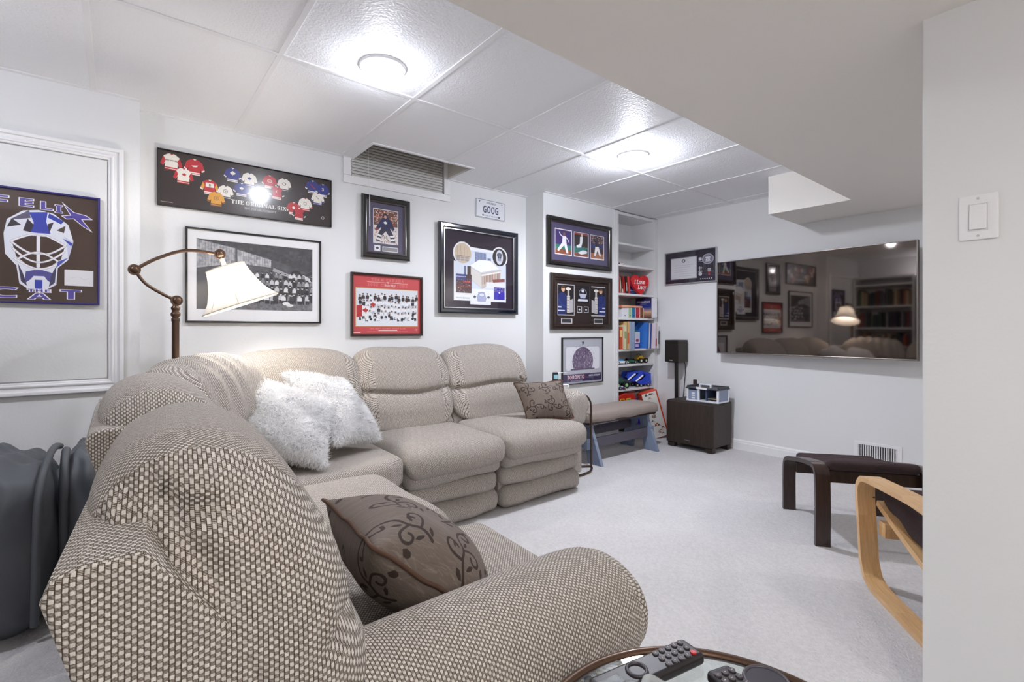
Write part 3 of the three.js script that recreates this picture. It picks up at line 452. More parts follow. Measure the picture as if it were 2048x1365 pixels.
picture('arena_collage', 'largest square dark-framed collage of an arena building with two round corner photos', 'picture', [2.222, 1.53, VA], 0, 0.755, 0.682, { fw: 0.042, depth: 0.042, frame: phys(0x0f1626, 0.12, { clearcoat: 1, clearcoatRoughness: 0.05 }), lip: 0.006, lipMat: chrome, px: 1600, mat: { m: std(0x2c2130, 0.9), holes: [(() => { const p = []; const arc = (cx, cy, r, a0, a1) => { for (let i = 0; i <= 14; i++) { const a = a0 + (a1 - a0) * i / 14; p.push([cx + r * Math.cos(a), cy + r * Math.sin(a) * 1.117]); } }; p.push([.145, .90], [.145, .395]); arc(.27, .29, .135, 2.35, 5.6); arc(.80, .29, .125, 3.75, 7.0); p.push([.90, .395], [.90, .90], [.67, .90], [.67, .945], [.37, .945], [.37, .90]); return p; })()] } }, (x, w, h) => {
  R(x, 0, 0, w, h, '#eceef2'); R(x, .16 * w, .24 * h, .74 * w, .5 * h, '#d4dbe8');
  P(x, [[.44 * w, .25 * h], [.60 * w, .26 * h], [.60 * w, .44 * h], [.44 * w, .42 * h]], '#8d98b8'); for (let i = 0; i < 9; i++) R(x, (.445 + i * .0175) * w, .26 * h, .006 * w, .15 * h, '#5f6b92'); R(x, .62 * w, .32 * h, .05 * w, .1 * h, '#707a98');
  E(x, .27 * w, .29 * h, .115 * w, .13 * h, '#cbb9a2'); for (let i = 0; i < 4; i++) C(x, [[(.19 + .05 * i) * w, .2 * h], [(.2 + .045 * i) * w, .27 * h], [(.2 + .045 * i) * w, .33 * h]], '#7a6752', 5); for (let i = 0; i < 3; i++) for (let j = 0; j < 2; j++) R(x, (.185 + i * .058) * w, (.335 + j * .03) * h, .05 * w, .022 * h, '#9a9296'); R(x, .165 * w, .322 * h, .21 * w, .006 * h, '#6a5a4c');
  E(x, .80 * w, .29 * h, .105 * w, .12 * h, '#2a211e'); E(x, .80 * w, .29 * h, .055 * w, .10 * h, '#c9ccd8'); E(x, .80 * w, .26 * h, .04 * w, .03 * h, '#5a5e70'); R(x, .775 * w, .27 * h, .05 * w, .07 * h, '#8e93a8'); E(x, .785 * w, .29 * h, .012 * w, .016 * h, '#33343c'); E(x, .815 * w, .29 * h, .012 * w, .016 * h, '#33343c');
  P(x, [[.36 * w, .44 * h], [.50 * w, .35 * h], [.66 * w, .35 * h], [.80 * w, .45 * h], [.52 * w, .52 * h]], '#eff1f5', '#9a9ca8', 3); P(x, [[.36 * w, .45 * h], [.52 * w, .53 * h], [.54 * w, .73 * h], [.38 * w, .62 * h]], '#d8d3ce', '#8a8680', 3); P(x, [[.52 * w, .53 * h], [.82 * w, .46 * h], [.81 * w, .60 * h], [.54 * w, .73 * h]], '#c9bfb6', '#8a8078', 3);
  for (let i = 0; i < 11; i++) P(x, [[(.545 + i * .024) * w, (.57 - i * .007) * h], [(.558 + i * .024) * w, (.567 - i * .007) * h], [(.558 + i * .024) * w, (.675 - i * .009) * h], [(.545 + i * .024) * w, (.68 - i * .009) * h]], '#9d7d6c'); P(x, [[.53 * w, .545 * h], [.82 * w, .475 * h], [.82 * w, .50 * h], [.53 * w, .57 * h]], '#e6e3e0', '#777', 2);
  R(x, .285 * w, .45 * h, .03 * w, .12 * h, '#6a6f90'); R(x, .33 * w, .45 * h, .05 * w, .13 * h, '#4a3a36'); P(x, [[.70 * w, .60 * h], [.88 * w, .58 * h], [.88 * w, .62 * h], [.70 * w, .64 * h]], '#8a4a44'); R(x, .60 * w, .64 * h, .29 * w, .08 * h, '#e3e5ea');
  R(x, .175 * w, .56 * h, .215 * w, .26 * h, '#4a3238'); R(x, .175 * w, .56 * h, .14 * w, .08 * h, '#39407a'); for (let i = 0; i < 8; i++) R(x, (.18 + .017 * i) * w, .585 * h, .012 * w, .012 * h, '#c8cce8'); R(x, .27 * w, .645 * h, .11 * w, .02 * h, '#b8353c'); R(x, .175 * w, .70 * h, .215 * w, .04 * h, '#6a332e'); speckle(x, .18 * w, .62 * h, .2 * w, .18 * h, 120, ['#a08890', '#2a2028', '#c9b8b4', '#7a3a3a'], 9, 12); R(x, .175 * w, .80 * h, .215 * w, .02 * h, '#e8e8ea');
  R(x, .715 * w, .70 * h, .165 * w, .17 * h, '#3c2fae'); speckle(x, .715 * w, .70 * h, .165 * w, .06 * h, 140, ['#d8c8c0', '#222', '#8a7', '#a66'], 13, 9); P(x, [[.78 * w, .765 * h], [.815 * w, .765 * h], [.797 * w, .79 * h]], '#e8e8f4');
  P(x, [[.47 * w, .86 * h], [.49 * w, .78 * h], [.57 * w, .78 * h], [.60 * w, .86 * h], [.59 * w, .90 * h], [.48 * w, .90 * h]], '#a9aed0', '#3c3f5c', 4); E(x, .535 * w, .815 * h, .036 * w, .022 * h, '#dfe2f0', '#4c4f70', 3); leaf(x, .435 * w, .845 * h, .022 * w, '#50546c'); leaf(x, .635 * w, .845 * h, .022 * w, '#50546c'); W(x, 'Historic Moments', .27 * w, .865 * h, `italic ${h * .025}px serif`, '#333');
  x.strokeStyle = '#17131a'; x.lineWidth = 4;
});
{ // licence plate
  const g = thing('license_plate', 'white Ontario license plate reading GOOG above the arena collage', 'license plate', [2.338, 2.032, VA], 0); g.rotation.z = -0.012;
  const tex = canvasTex(900, 450, (x, w, h) => { R(x, 0, 0, w, h, '#e9ebf1'); x.strokeStyle = '#2b2f4a'; x.lineWidth = 10; x.beginPath(); x.roundRect(14, 14, w - 28, h - 28, 30); x.stroke(); W(x, 'ONTARIO', w / 2, .17 * h, 'bold 62px sans-serif', '#3a3f66'); W(x, 'GOOG', w / 2, .53 * h, 'bold 235px sans-serif', '#3a3f66', 'center', null, 0, 480); W(x, 'YOURS TO DISCOVER', w / 2, .85 * h, '44px sans-serif', '#5a5f86'); for (const a of [.13, .87]) { E(x, a * w, .13 * h, 20, 10, '#777a88'); E(x, (a < .5 ? .24 : .78) * w, .85 * h, 24, 20, '#3a3c48'); } E(x, .12 * w, .15 * h, 14, 20, '#4a4f76'); });
  const s = rrect(0.296, 0.15, 0.014), gg = extrude(s, 0.002, 0.0006, 2); const uv = gg.attributes.uv; for (let i = 0; i < uv.count; i++) uv.setXY(i, uv.getX(i) / 0.296 + .5, uv.getY(i) / 0.15 + .5);
  part('plate', gg.translate(0, 0, 0.003), std(0xffffff, 0.35, { map: tex }), g);
  for (const k of [-1, 1]) part('screw', new THREE.CylinderGeometry(0.005, 0.005, 0.003, 12).rotateX(Math.PI / 2).translate(k * 0.11, 0.056, 0.006), chrome, g);
}
const purple = std(0x2b1f6a, 0.3);
picture('goalie_mask_poster', 'large purple-framed poster of a white and blue goalie mask reading FELIX THE CAT', 'picture', [-0.276, 1.434, 3.028], 0, 0.42, 0.505, { fw: 0.009, depth: 0.02, frame: purple, px: 1000, rough: 0.45, tilt: -0.004 }, (x, w, h) => {
  R(x, 0, 0, w, h, '#3b2212'); const cx = .60 * w, o = (f, lw = 7) => { x.lineWidth = lw; x.strokeStyle = f; x.stroke(); };
  x.save(); x.translate(.5 * w - .6 * w * 1.23, 0); x.scale(1.23, 1); const bl = '#2a3aa8', wh = '#e6e8f2', dk = '#2c2030';
  P(x, [[cx - .22 * w, .40 * h], [cx - .20 * w, .27 * h], [cx - .1 * w, .18 * h], [cx, .16 * h], [cx + .1 * w, .18 * h], [cx + .20 * w, .27 * h], [cx + .235 * w, .42 * h], [cx + .20 * w, .60 * h], [cx + .13 * w, .68 * h], [cx + .12 * w, .84 * h], [cx + .05 * w, .89 * h], [cx - .06 * w, .89 * h], [cx - .12 * w, .84 * h], [cx - .14 * w, .68 * h], [cx - .21 * w, .58 * h]], wh);
  P(x, [[cx - .18 * w, .27 * h], [cx - .06 * w, .17 * h], [cx - .05 * w, .24 * h], [cx - .12 * w, .26 * h]], '#5a5470'); P(x, [[cx - .06 * w, .19 * h], [cx + .06 * w, .17 * h], [cx + .05 * w, .26 * h], [cx + .08 * w, .37 * h], [cx - .06 * w, .37 * h], [cx - .03 * w, .28 * h]], bl); P(x, [[cx + .07 * w, .18 * h], [cx + .17 * w, .24 * h], [cx + .15 * w, .27 * h], [cx + .06 * w, .22 * h]], bl);
  P(x, [[cx - .20 * w, .34 * h], [cx - .17 * w, .26 * h], [cx - .11 * w, .31 * h]], dk); P(x, [[cx + .12 * w, .33 * h], [cx + .18 * w, .28 * h], [cx + .17 * w, .35 * h]], '#4a3c38'); P(x, [[cx - .1 * w, .36 * h], [cx - .07 * w, .25 * h], [cx - .03 * w, .30 * h], [cx - .05 * w, .37 * h]], dk); P(x, [[cx + .07 * w, .36 * h], [cx + .06 * w, .28 * h], [cx + .10 * w, .26 * h], [cx + .08 * w, .33 * h]], dk);
  P(x, [[cx - .17 * w, .46 * h], [cx - .08 * w, .40 * h], [cx + .08 * w, .40 * h], [cx + .18 * w, .46 * h], [cx + .15 * w, .60 * h], [cx + .06 * w, .69 * h], [cx - .05 * w, .69 * h], [cx - .14 * w, .60 * h]], '#3b2212');
  const L = (p, lw = 15) => { C(x, p, '#9a94a8', lw + 5); C(x, p, '#f2f0f4', lw); };
  L([[cx, .38 * h], [cx, .55 * h], [cx, .68 * h]], 22); L([[cx - .17 * w, .47 * h], [cx - .08 * w, .56 * h], [cx, .56 * h], [cx + .09 * w, .56 * h], [cx + .18 * w, .47 * h]]); L([[cx - .17 * w, .46 * h], [cx - .05 * w, .38 * h], [cx + .06 * w, .38 * h], [cx + .18 * w, .47 * h]]); L([[cx - .16 * w, .53 * h], [cx - .07 * w, .64 * h], [cx + .07 * w, .64 * h], [cx + .17 * w, .53 * h]]); L([[cx - .14 * w, .63 * h], [cx - .06 * w, .55 * h], [cx + .06 * w, .55 * h], [cx + .15 * w, .64 * h]]); L([[cx - .15 * w, .62 * h], [cx - .05 * w, .70 * h], [cx + .06 * w, .70 * h], [cx + .16 * w, .62 * h]]);
  P(x, [[cx + .17 * w, .38 * h], [cx + .235 * w, .43 * h], [cx + .20 * w, .60 * h], [cx + .19 * w, .45 * h]], '#c9cce6'); P(x, [[cx + .16 * w, .40 * h], [cx + .23 * w, .44 * h], [cx + .22 * w, .47 * h]], bl); P(x, [[cx + .13 * w, .62 * h], [cx + .20 * w, .58 * h], [cx + .12 * w, .68 * h]], '#4450b0');
  P(x, [[cx - .08 * w, .73 * h], [cx - .02 * w, .71 * h], [cx + .03 * w, .71 * h], [cx + .09 * w, .73 * h], [cx + .10 * w, .84 * h], [cx + .06 * w, .80 * h], [cx - .05 * w, .80 * h], [cx - .09 * w, .84 * h]], '#4a4890'); P(x, [[cx - .055 * w, .81 * h], [cx - .03 * w, .765 * h], [cx + .04 * w, .765 * h], [cx + .065 * w, .81 * h], [cx + .05 * w, .85 * h], [cx + .02 * w, .81 * h], [cx - .02 * w, .81 * h], [cx - .04 * w, .85 * h]], wh); R(x, cx - .022 * w, .80 * h, .05 * w, .09 * h, bl);
  P(x, [[cx - .13 * w, .66 * h], [cx - .11 * w, .82 * h], [cx - .07 * w, .86 * h], [cx - .10 * w, .74 * h]], '#3a3350'); P(x, [[cx + .12 * w, .66 * h], [cx + .11 * w, .82 * h], [cx + .07 * w, .86 * h], [cx + .09 * w, .74 * h]], '#38365c');
  x.restore();
  const T = (s, a, b, f, wide = 1) => { x.save(); x.translate(a * w, b * h); x.scale(wide, 1); W(x, s, 0, 0, f, '#4a3a9a', 'center', '#f0eef6', 9); W(x, s, 0, 0, f, '#4a3a9a'); x.restore(); };
  T('F', .17, .11, `bold ${h * .13}px sans-serif`, 2.6); T('E', .40, .105, `bold ${h * .10}px sans-serif`, 2.1); T('L', .56, .115, `bold ${h * .10}px sans-serif`, 1.9); T('I', .665, .13, `bold ${h * .10}px sans-serif`, 1.5);
  P(x, [[.70 * w, .07 * h], [.79 * w, .145 * h], [.90 * w, .165 * h], [.95 * w, .195 * h], [.86 * w, .205 * h], [.945 * w, .31 * h], [.88 * w, .275 * h], [.79 * w, .205 * h], [.73 * w, .215 * h], [.69 * w, .19 * h], [.765 * w, .175 * h]], '#4a3a9a', '#f0eef6', 7);
  T('THE', .51, .90, `bold ${h * .035}px sans-serif`, 2.4); T('C', .22, .925, `bold ${h * .13}px sans-serif`, 2.6); T('A', .51, .952, `bold ${h * .075}px sans-serif`, 2.8); T('T', .77, .925, `bold ${h * .12}px sans-serif`, 2.3);
  R(x, .715 * w, .69 * h, .25 * w, .15 * h, '#e4e2e6'); C(x, [[.77 * w, .77 * h], [.84 * w, .74 * h], [.88 * w, .79 * h], [.93 * w, .76 * h]], '#c4c4d2', 3);
});
const dkMat = std(0x4d4868, 0.85);
picture('baseball_triple_photo', 'dark wide frame with three baseball photos side by side in a purple-grey mat', 'picture', [3.145, 1.806, VC], 0, 0.81, 0.412, { fw: 0.04, depth: 0.032, frame: blackGloss, lip: 0.006, lipMat: darkWood, px: 1400, mat: { m: dkMat, holes: [rectHole(.075, .16, .355, .82), rectHole(.385, .17, .645, .82), rectHole(.675, .17, .93, .83)] } }, (x, w, h) => {
  R(x, 0, 0, w, h, '#eadfe0'); const pic = (a, b, bg, f) => { R(x, a * w, .185 * h, (b - a) * w, .61 * h, bg); f(a * w, (b - a) * w); };
  pic(.085, .345, '#3b2a68', (a, ww) => { R(x, a, .56 * h, ww, .13 * h, '#2f7a6c'); R(x, a, .68 * h, ww, .115 * h, '#8a4a30'); P(x, [[a + .45 * ww, .33 * h], [a + .66 * ww, .33 * h], [a + .7 * ww, .52 * h], [a + .82 * ww, .76 * h], [a + .7 * ww, .77 * h], [a + .55 * ww, .57 * h], [a + .2 * ww, .74 * h], [a + .12 * ww, .70 * h], [a + .42 * ww, .5 * h]], '#e6e4ea'); E(x, a + .55 * ww, .28 * h, .08 * ww, .045 * h, '#7c5540'); C(x, [[a + .46 * ww, .35 * h], [a + .3 * ww, .32 * h], [a + .25 * ww, .25 * h]], '#e6e4ea', 16); C(x, [[a + .66 * ww, .36 * h], [a + .82 * ww, .42 * h], [a + .86 * ww, .48 * h]], '#e6e4ea', 15); });
  pic(.395, .635, '#241a1c', (a, ww) => { R(x, a, .185 * h, ww, .05 * h, '#8a3a34'); R(x, a, .55 * h, ww, .18 * h, '#2f6f68'); R(x, a, .71 * h, ww, .085 * h, '#7a4432'); P(x, [[a + .42 * ww, .28 * h], [a + .62 * ww, .27 * h], [a + .58 * ww, .44 * h], [a + .5 * ww, .56 * h], [a + .2 * ww, .58 * h], [a + .15 * ww, .53 * h], [a + .4 * ww, .47 * h]], '#e4e4ea'); E(x, a + .55 * ww, .24 * h, .08 * ww, .04 * h, '#c9b8a8'); P(x, [[a + .25 * ww, .71 * h], [a + .6 * ww, .63 * h], [a + .95 * ww, .63 * h], [a + .9 * ww, .70 * h], [a + .5 * ww, .75 * h]], '#dcdce2'); E(x, a + .9 * ww, .62 * h, .06 * ww, .03 * h, '#3a2a24'); });
  pic(.685, .92, '#3a2a30', (a, ww) => { speckle(x, a, .19 * h, ww * .95, .2 * h, 120, ['#a83a34', '#d8c8c0', '#3a3a6a', '#caa890'], 41, 12); R(x, a, .4 * h, ww, .12 * h, '#2a3468'); R(x, a, .66 * h, ww, .135 * h, '#a06a48'); P(x, [[a + .35 * ww, .30 * h], [a + .6 * ww, .30 * h], [a + .62 * ww, .48 * h], [a + .36 * ww, .48 * h]], '#2a2030'); E(x, a + .48 * ww, .26 * h, .08 * ww, .04 * h, '#30222a'); P(x, [[a + .36 * ww, .48 * h], [a + .62 * ww, .48 * h], [a + .8 * ww, .72 * h], [a + .7 * ww, .74 * h], [a + .52 * ww, .58 * h], [a + .36 * ww, .74 * h], [a + .26 * ww, .72 * h]], '#e8e4e4'); C(x, [[a + .4 * ww, .36 * h], [a + .2 * ww, .36 * h], [a + .3 * ww, .23 * h]], '#2a2030', 14); });
});
picture('trophy_photo_frame', 'dark brown frame of two men in blue jackets holding a silver trophy', 'picture', [3.168, 1.303, VC], 0, 0.775, 0.475, { fw: 0.044, depth: 0.032, frame: phys(0x2b201b, 0.25, { clearcoat: 0.5 }), lip: 0.008, lipMat: darkWood, px: 1400, mat: { m: std(0x2a1d1c, 0.9), holes: [rectHole(.06, .11, .36, .80), rectHole(.39, .12, .64, .52), rectHole(.67, .11, .95, .80), rectHole(.405, .585, .495, .73), rectHole(.53, .585, .62, .73), rectHole(.12, .86, .32, .98), rectHole(.72, .86, .90, .98)] } }, (x, w, h) => {
  R(x, 0, 0, w, h, '#d8d4d6'); const man = (a, m) => { R(x, a, .13 * h, .28 * w, .65 * h, '#1b1518'); x.save(); x.translate(a + .14 * w, 0); x.scale(m, 1); x.translate(-.14 * w, 0); E(x, .09 * w, .22 * h, .032 * w, .06 * h, '#d8a98c'); E(x, .09 * w, .175 * h, .034 * w, .03 * h, '#5a3c28'); P(x, [[.0 * w, .34 * h], [.08 * w, .28 * h], [.15 * w, .36 * h], [.14 * w, .78 * h], [0, .78 * h]], '#1f2c66'); C(x, [[.02 * w, .45 * h], [.06 * w, .62 * h], [.16 * w, .60 * h]], '#2a3a80', 30); R(x, 0, .60 * h, .06 * w, .03 * h, '#d8dcf0'); R(x, 0, .68 * h, .12 * w, .025 * h, '#d8dcf0'); E(x, .18 * w, .21 * h, .045 * w, .035 * h, '#e4dcd2'); R(x, .165 * w, .24 * h, .035 * w, .12 * h, '#b8b0aa'); R(x, .155 * w, .36 * h, .055 * w, .38 * h, '#cfcac6'); for (let i = 0; i < 6; i++) R(x, .155 * w, (.40 + .06 * i) * h, .055 * w, .012 * h, '#8e8884'); P(x, [[.2 * w, .46 * h], [.27 * w, .42 * h], [.27 * w, .72 * h], [.2 * w, .74 * h]], '#b8b4b8'); x.restore(); };
  man(.07 * w, 1); man(.67 * w, -1); R(x, .39 * w, .12 * h, .25 * w, .40 * h, '#151016'); E(x, .515 * w, .29 * h, .07 * w, .10 * h, null, '#c9ccd8', 6); P(x, [[.45 * w, .30 * h], [.58 * w, .30 * h], [.56 * w, .40 * h], [.47 * w, .40 * h]], '#b8bcd0'); P(x, [[.43 * w, .42 * h], [.60 * w, .42 * h], [.61 * w, .47 * h], [.42 * w, .47 * h]], '#d8dae6'); leaf(x, .515 * w, .24 * h, .03 * w, '#d8dae6');
  for (const a of [.45, .575]) { R(x, (a - .035) * w, .60 * h, .07 * w, .115 * h, '#16121a'); leaf(x, a * w, .66 * h, .018 * w, '#e8e8f0'); } for (const a of [.14, .735]) R(x, a * w, .875 * h, .16 * w, .085 * h, '#3a3a3e');
});
picture('crowd_poster', 'grey poster of a round crowd picture above a purple strip reading TORONTO', 'picture', [3.178, 0.796, VC], 0, 0.52, 0.405, { fw: 0.006, depth: 0.02, frame: blackSatin, px: 1100, rough: 0.5 }, (x, w, h) => {
  R(x, 0, 0, w, h, '#b4b6c0'); R(x, .02 * w, .02 * h, .96 * w, .94 * h, '#bcbec8'); x.fillStyle = '#e6e6ee'; x.beginPath(); x.roundRect(.08 * w, .19 * h, .85 * w, .52 * h, 50); x.fill(); x.strokeStyle = '#8c8e9c'; x.lineWidth = 5; x.stroke();
  x.save(); x.beginPath(); x.ellipse(.5 * w, .52 * h, .26 * w, .32 * h, 0, 0, 7); x.clip(); R(x, 0, .2 * h, w, .51 * h, '#6c5a78'); const r = rng(8); for (let i = 0; i < 420; i++) { const a = (.22 + .56 * r()) * w, b = (.22 + .48 * r()) * h; E(x, a, b, 7, 9, ['#2e2438', '#9a8aa8', '#c8bcd0', '#4a3c58'][i % 4]); if (i % 3 === 0) C(x, [[a, b], [a + 4, b - 14], [a + 2, b - 26]], '#b0a0bc', 5); } x.restore(); R(x, .2 * w, .68 * h, .6 * w, .03 * h, '#5a4a68');
  for (let i = 0; i < 9; i++) { const a = 3.5 + i * .33; W(x, 'EVERYBODY'[i], (.5 + .31 * Math.cos(a)) * w, (.52 + .37 * Math.sin(a)) * h, `${h * .035}px sans-serif`, '#44404c'); }
  P(x, [[.5 * w, .05 * h], [.512 * w, .09 * h], [.545 * w, .075 * h], [.52 * w, .11 * h], [.53 * w, .15 * h], [.5 * w, .12 * h], [.475 * w, .15 * h], [.487 * w, .11 * h], [.46 * w, .085 * h], [.49 * w, .09 * h]], '#2c2c34');
  R(x, .02 * w, .795 * h, .96 * w, .17 * h, '#3a2c58'); W(x, 'TORONTO', .33 * w, .862 * h, `bold ${h * .115}px sans-serif`, '#e6e4ee', 'center', '#c03048', 5, .5 * w); [.2, .35, .53].forEach(a => E(x, a * w, .862 * h, .03 * w, .04 * h, null, '#d03850', 6)); W(x, 'NORTEL NETWORKS', .8 * w, .85 * h, `bold ${h * .05}px sans-serif`, '#e8e8f4', 'center', null, 0, .3 * w); W(x, '2002 ALL-STAR WEEKEND', .35 * w, .945 * h, `${h * .035}px sans-serif`, '#d8d4e4');
});
// on the television wall
const toTV = -Math.PI / 2;
picture('award_certificate', 'silver-framed black certificate with medals and a round badge, beside the television', 'certificate', [WB - 0.004, 1.672, 2.575], toTV, 0.545, 0.318, { fw: 0.008, depth: 0.024, frame: std(0xbfbfc4, 0.35, { metalness: 0.5 }), px: 1200, rough: 0.5 }, (x, w, h) => {
  R(x, 0, 0, w, h, '#2b2434'); x.strokeStyle = '#9a96a4'; x.lineWidth = 4; x.strokeRect(.1 * w, .17 * h, .54 * w, .71 * h); R(x, .11 * w, .185 * h, .52 * w, .68 * h, '#d8d9de'); E(x, .37 * w, .29 * h, .035 * w, .055 * h, '#3a3a48'); E(x, .37 * w, .29 * h, .02 * w, .03 * h, '#c9c9d2'); for (let i = 0; i < 6; i++) R(x, (.18 + (i > 3 ? .1 : 0)) * w, (.42 + .07 * i) * h, (.38 - .06 * (i % 3)) * w, .008 * h, '#a6a6b4');
  E(x, .845 * w, .31 * h, .105 * w, .155 * h, '#8a8a9a', '#e4e4ea', 7); E(x, .845 * w, .31 * h, .075 * w, .11 * h, null, '#2c2836', 5); R(x, .80 * w, .25 * h, .09 * w, .03 * h, '#e6e6ec'); R(x, .81 * w, .30 * h, .03 * w, .06 * h, '#e0e0e8'); R(x, .85 * w, .30 * h, .03 * w, .06 * h, '#e0e0e8'); R(x, .80 * w, .37 * h, .09 * w, .02 * h, '#e0e0e8');
  R(x, .67 * w, .24 * h, .05 * w, .10 * h, '#d8d8e0'); E(x, .715 * w, .29 * h, .015 * w, .04 * h, null, '#d8d8e0', 6); R(x, .66 * w, .37 * h, .08 * w, .012 * h, '#d8d8e0'); R(x, .68 * w, .52 * h, .012 * w, .16 * h, '#e2e2ea'); R(x, .71 * w, .52 * h, .012 * w, .16 * h, '#e2e2ea'); R(x, .665 * w, .56 * h, .075 * w, .014 * h, '#e2e2ea'); E(x, .70 * w, .76 * h, .032 * w, .05 * h, '#c9c9d4', '#f0f0f4', 4); R(x, .66 * w, .69 * h, .08 * w, .014 * h, '#e2e2ea');
  for (let i = 0; i < 4; i++) P(x, [[.84 * w, (.6 + .035 * i) * h], [.87 * w, (.62 + .035 * i) * h], [.90 * w, (.6 + .035 * i) * h], [.90 * w, (.615 + .035 * i) * h], [.87 * w, (.64 + .035 * i) * h], [.84 * w, (.615 + .035 * i) * h]], i === 3 ? '#b83a40' : '#e6e6ec'); R(x, .855 * w, .76 * h, .03 * w, .06 * h, '#b83a40'); for (let i = 0; i < 6; i++) E(x, (.71 + .04 * i) * w, .915 * h, .011 * w, .017 * h, '#e8e8ee');
});
{ // wall television, turned a little off the wall
  const g = thing('television', 'wide flat black television on the right wall with a thin silver edge', 'television', [4.175, 1.262, 1.54], toTV - 0.035);
  const w = 1.43, h = 0.815; g.name = 'television';
  part('cabinet', box(w, h, 0.03, 0, 0, -0.017, 0.004), std(0x1a1716, 0.4), g);
  const s = poly([[-w / 2, -h / 2], [w / 2, -h / 2], [w / 2, h / 2], [-w / 2, h / 2]]), q = new THREE.Path(), b = 0.007; q.moveTo(-w / 2 + b, -h / 2 + b * 1.6); q.lineTo(w / 2 - b, -h / 2 + b * 1.6); q.lineTo(w / 2 - b, h / 2 - b); q.lineTo(-w / 2 + b, h / 2 - b); q.closePath(); s.holes.push(q);
  part('bezel', metric(extrude(s, 0.012, 0.002, 2).translate(0, 0, -0.004)), std(0x8a817c, 0.3, { metalness: 0.9 }), g);
  part('screen', box(w - 2 * b, h - 2.4 * b, 0.006, 0, b * 0.3, 0, 0), phys(0x070403, 0.035, { ior: 2.1, specularColor: new THREE.Color(1, 0.86, 0.78) }), g);
  part('badge', box(0.03, 0.006, 0.002, 0, -h / 2 + 0.006, 0.009), chrome, g);
  const br = part('wall_bracket', join([box(0.3, 0.3, 0.04, 0, 0, -0.05), box(0.12, 0.12, 0.09, 0.1, 0, -0.075)]), blackSatin, g);
}
{ // light switch on the partition
  const g = thing('light_switch', 'white single rocker light switch on the near wall at right', 'light switch', [1.73, 1.356, 0.222], toTV);
  part('plate', box(0.074, 0.116, 0.006, 0, 0, 0.003, 0.0028), whitePlastic, g);
  const r = part('rocker', box(0.033, 0.064, 0.006, 0, 0, 0.0075, 0.0015), whitePlastic, g); r.rotation.x = -0.06;
  part('rocker_frame', join([box(0.037, 0.0015, 0.002, 0, 0.0345, 0.0066), box(0.037, 0.0015, 0.002, 0, -0.0345, 0.0066), box(0.0015, 0.07, 0.002, 0.0185, 0, 0.0066), box(0.0015, 0.07, 0.002, -0.0185, 0, 0.0066)]), whitePlastic, g);
  for (const y of [-0.048, 0.048]) part('screw', join([new THREE.CylinderGeometry(0.003, 0.003, 0.0014, 14).rotateX(Math.PI / 2).translate(0, y, 0.0064), box(0.005, 0.0007, 0.0004, 0, y, 0.0072)]), std(0xcfcfcf, 0.35), g);
}
{ // floor-level air register
  const g = thing('air_vent', 'white metal wall register with upright louvers, low on the television wall', 'vent', [WB, 0.167, 1.088], toTV);
  part('frame', join([box(0.29, 0.02, 0.008, 0, 0.058, 0.004, 0.002), box(0.29, 0.02, 0.008, 0, -0.058, 0.004, 0.002), box(0.028, 0.096, 0.008, -0.131, 0, 0.004, 0.002), box(0.028, 0.096, 0.008, 0.131, 0, 0.004, 0.002)]), trimPaint, g);
  part('duct', join([box(0.24, 0.002, 0.42, 0, 0.049, -0.21), box(0.24, 0.002, 0.42, 0, -0.049, -0.21), box(0.002, 0.1, 0.42, 0.121, 0, -0.21), box(0.002, 0.1, 0.42, -0.121, 0, -0.21), box(0.244, 0.1, 0.002, 0, 0, -0.42)]), std(0xa4a6a8, 0.5, { metalness: 0.6 }), g);
  for (let i = 0; i < 17; i++) { const l = part('louver', new THREE.BoxGeometry(0.0075, 0.1, 0.0012), trimPaint, g); l.position.set(-0.112 + i * 0.014, 0, 0.005); l.rotation.y = 0.5; }
  part('lever', box(0.004, 0.03, 0.008, 0.105, 0.03, 0.009, 0.001), std(0x8a8a8c, 0.5), g);
}
{ // venetian blind in the window
  const g = thing('window_blind', 'closed white venetian blind in the small high window with cord and clear wand', 'blind', [1.5475, 2.075, 3.168]);
  const sl = new THREE.Shape(); for (let i = 0; i <= 8; i++) { const t = i / 8 - 0.5; sl[i ? 'lineTo' : 'moveTo'](t * 0.024, 0.002 * (1 - 4 * t * t)); } for (let i = 8; i >= 0; i--) { const t = i / 8 - 0.5; sl.lineTo(t * 0.024, 0.002 * (1 - 4 * t * t) - 0.0007); } sl.closePath();
  const geo = metric(extrude(sl, 0.692).rotateY(Math.PI / 2).translate(-0.346, 0, 0)), m = std(0xdcdad6, 0.45);
  for (let i = 0; i < 21; i++) { const s = part('slat', geo, m, g); s.position.set(-0.003, 0.018 + i * 0.0196, 0); s.rotation.x = 1.12; }
  part('bottom_rail', box(0.692, 0.012, 0.02, -0.003, 0.006, 0, 0.003), m, g);
  for (const x of [-0.24, 0.25]) part('ladder_cord', rod([x, 0.01, 0.0135], [x, 0.41, 0.0135], 0.0009, 6), std(0xd9d5cc, 0.8), g);
  for (const x of [0.21, 0.262]) part('lift_cord', rod([x, 0.045, 0.017], [x, 0.41, 0.017], 0.0011, 6), std(0xe8e6e2, 0.8), g);
  part('cord_tassel', new THREE.ConeGeometry(0.004, 0.014, 10).translate(0.262, 0.04, 0.017), whitePlastic, g);
  const w = part('wand', rod([-0.246, -0.32, 0.055], [-0.246, -0.13, 0.05], 0.0042, 8), phys(0xf2f4f8, 0.08, { transmission: 0.6, thickness: 0.004, ior: 1.45 }), g); part('wand_hook', rod([-0.246, -0.13, 0.05], [-0.246, 0.4, 0.02], 0.0012, 6), phys(0xf2f4f8, 0.2), w);
}

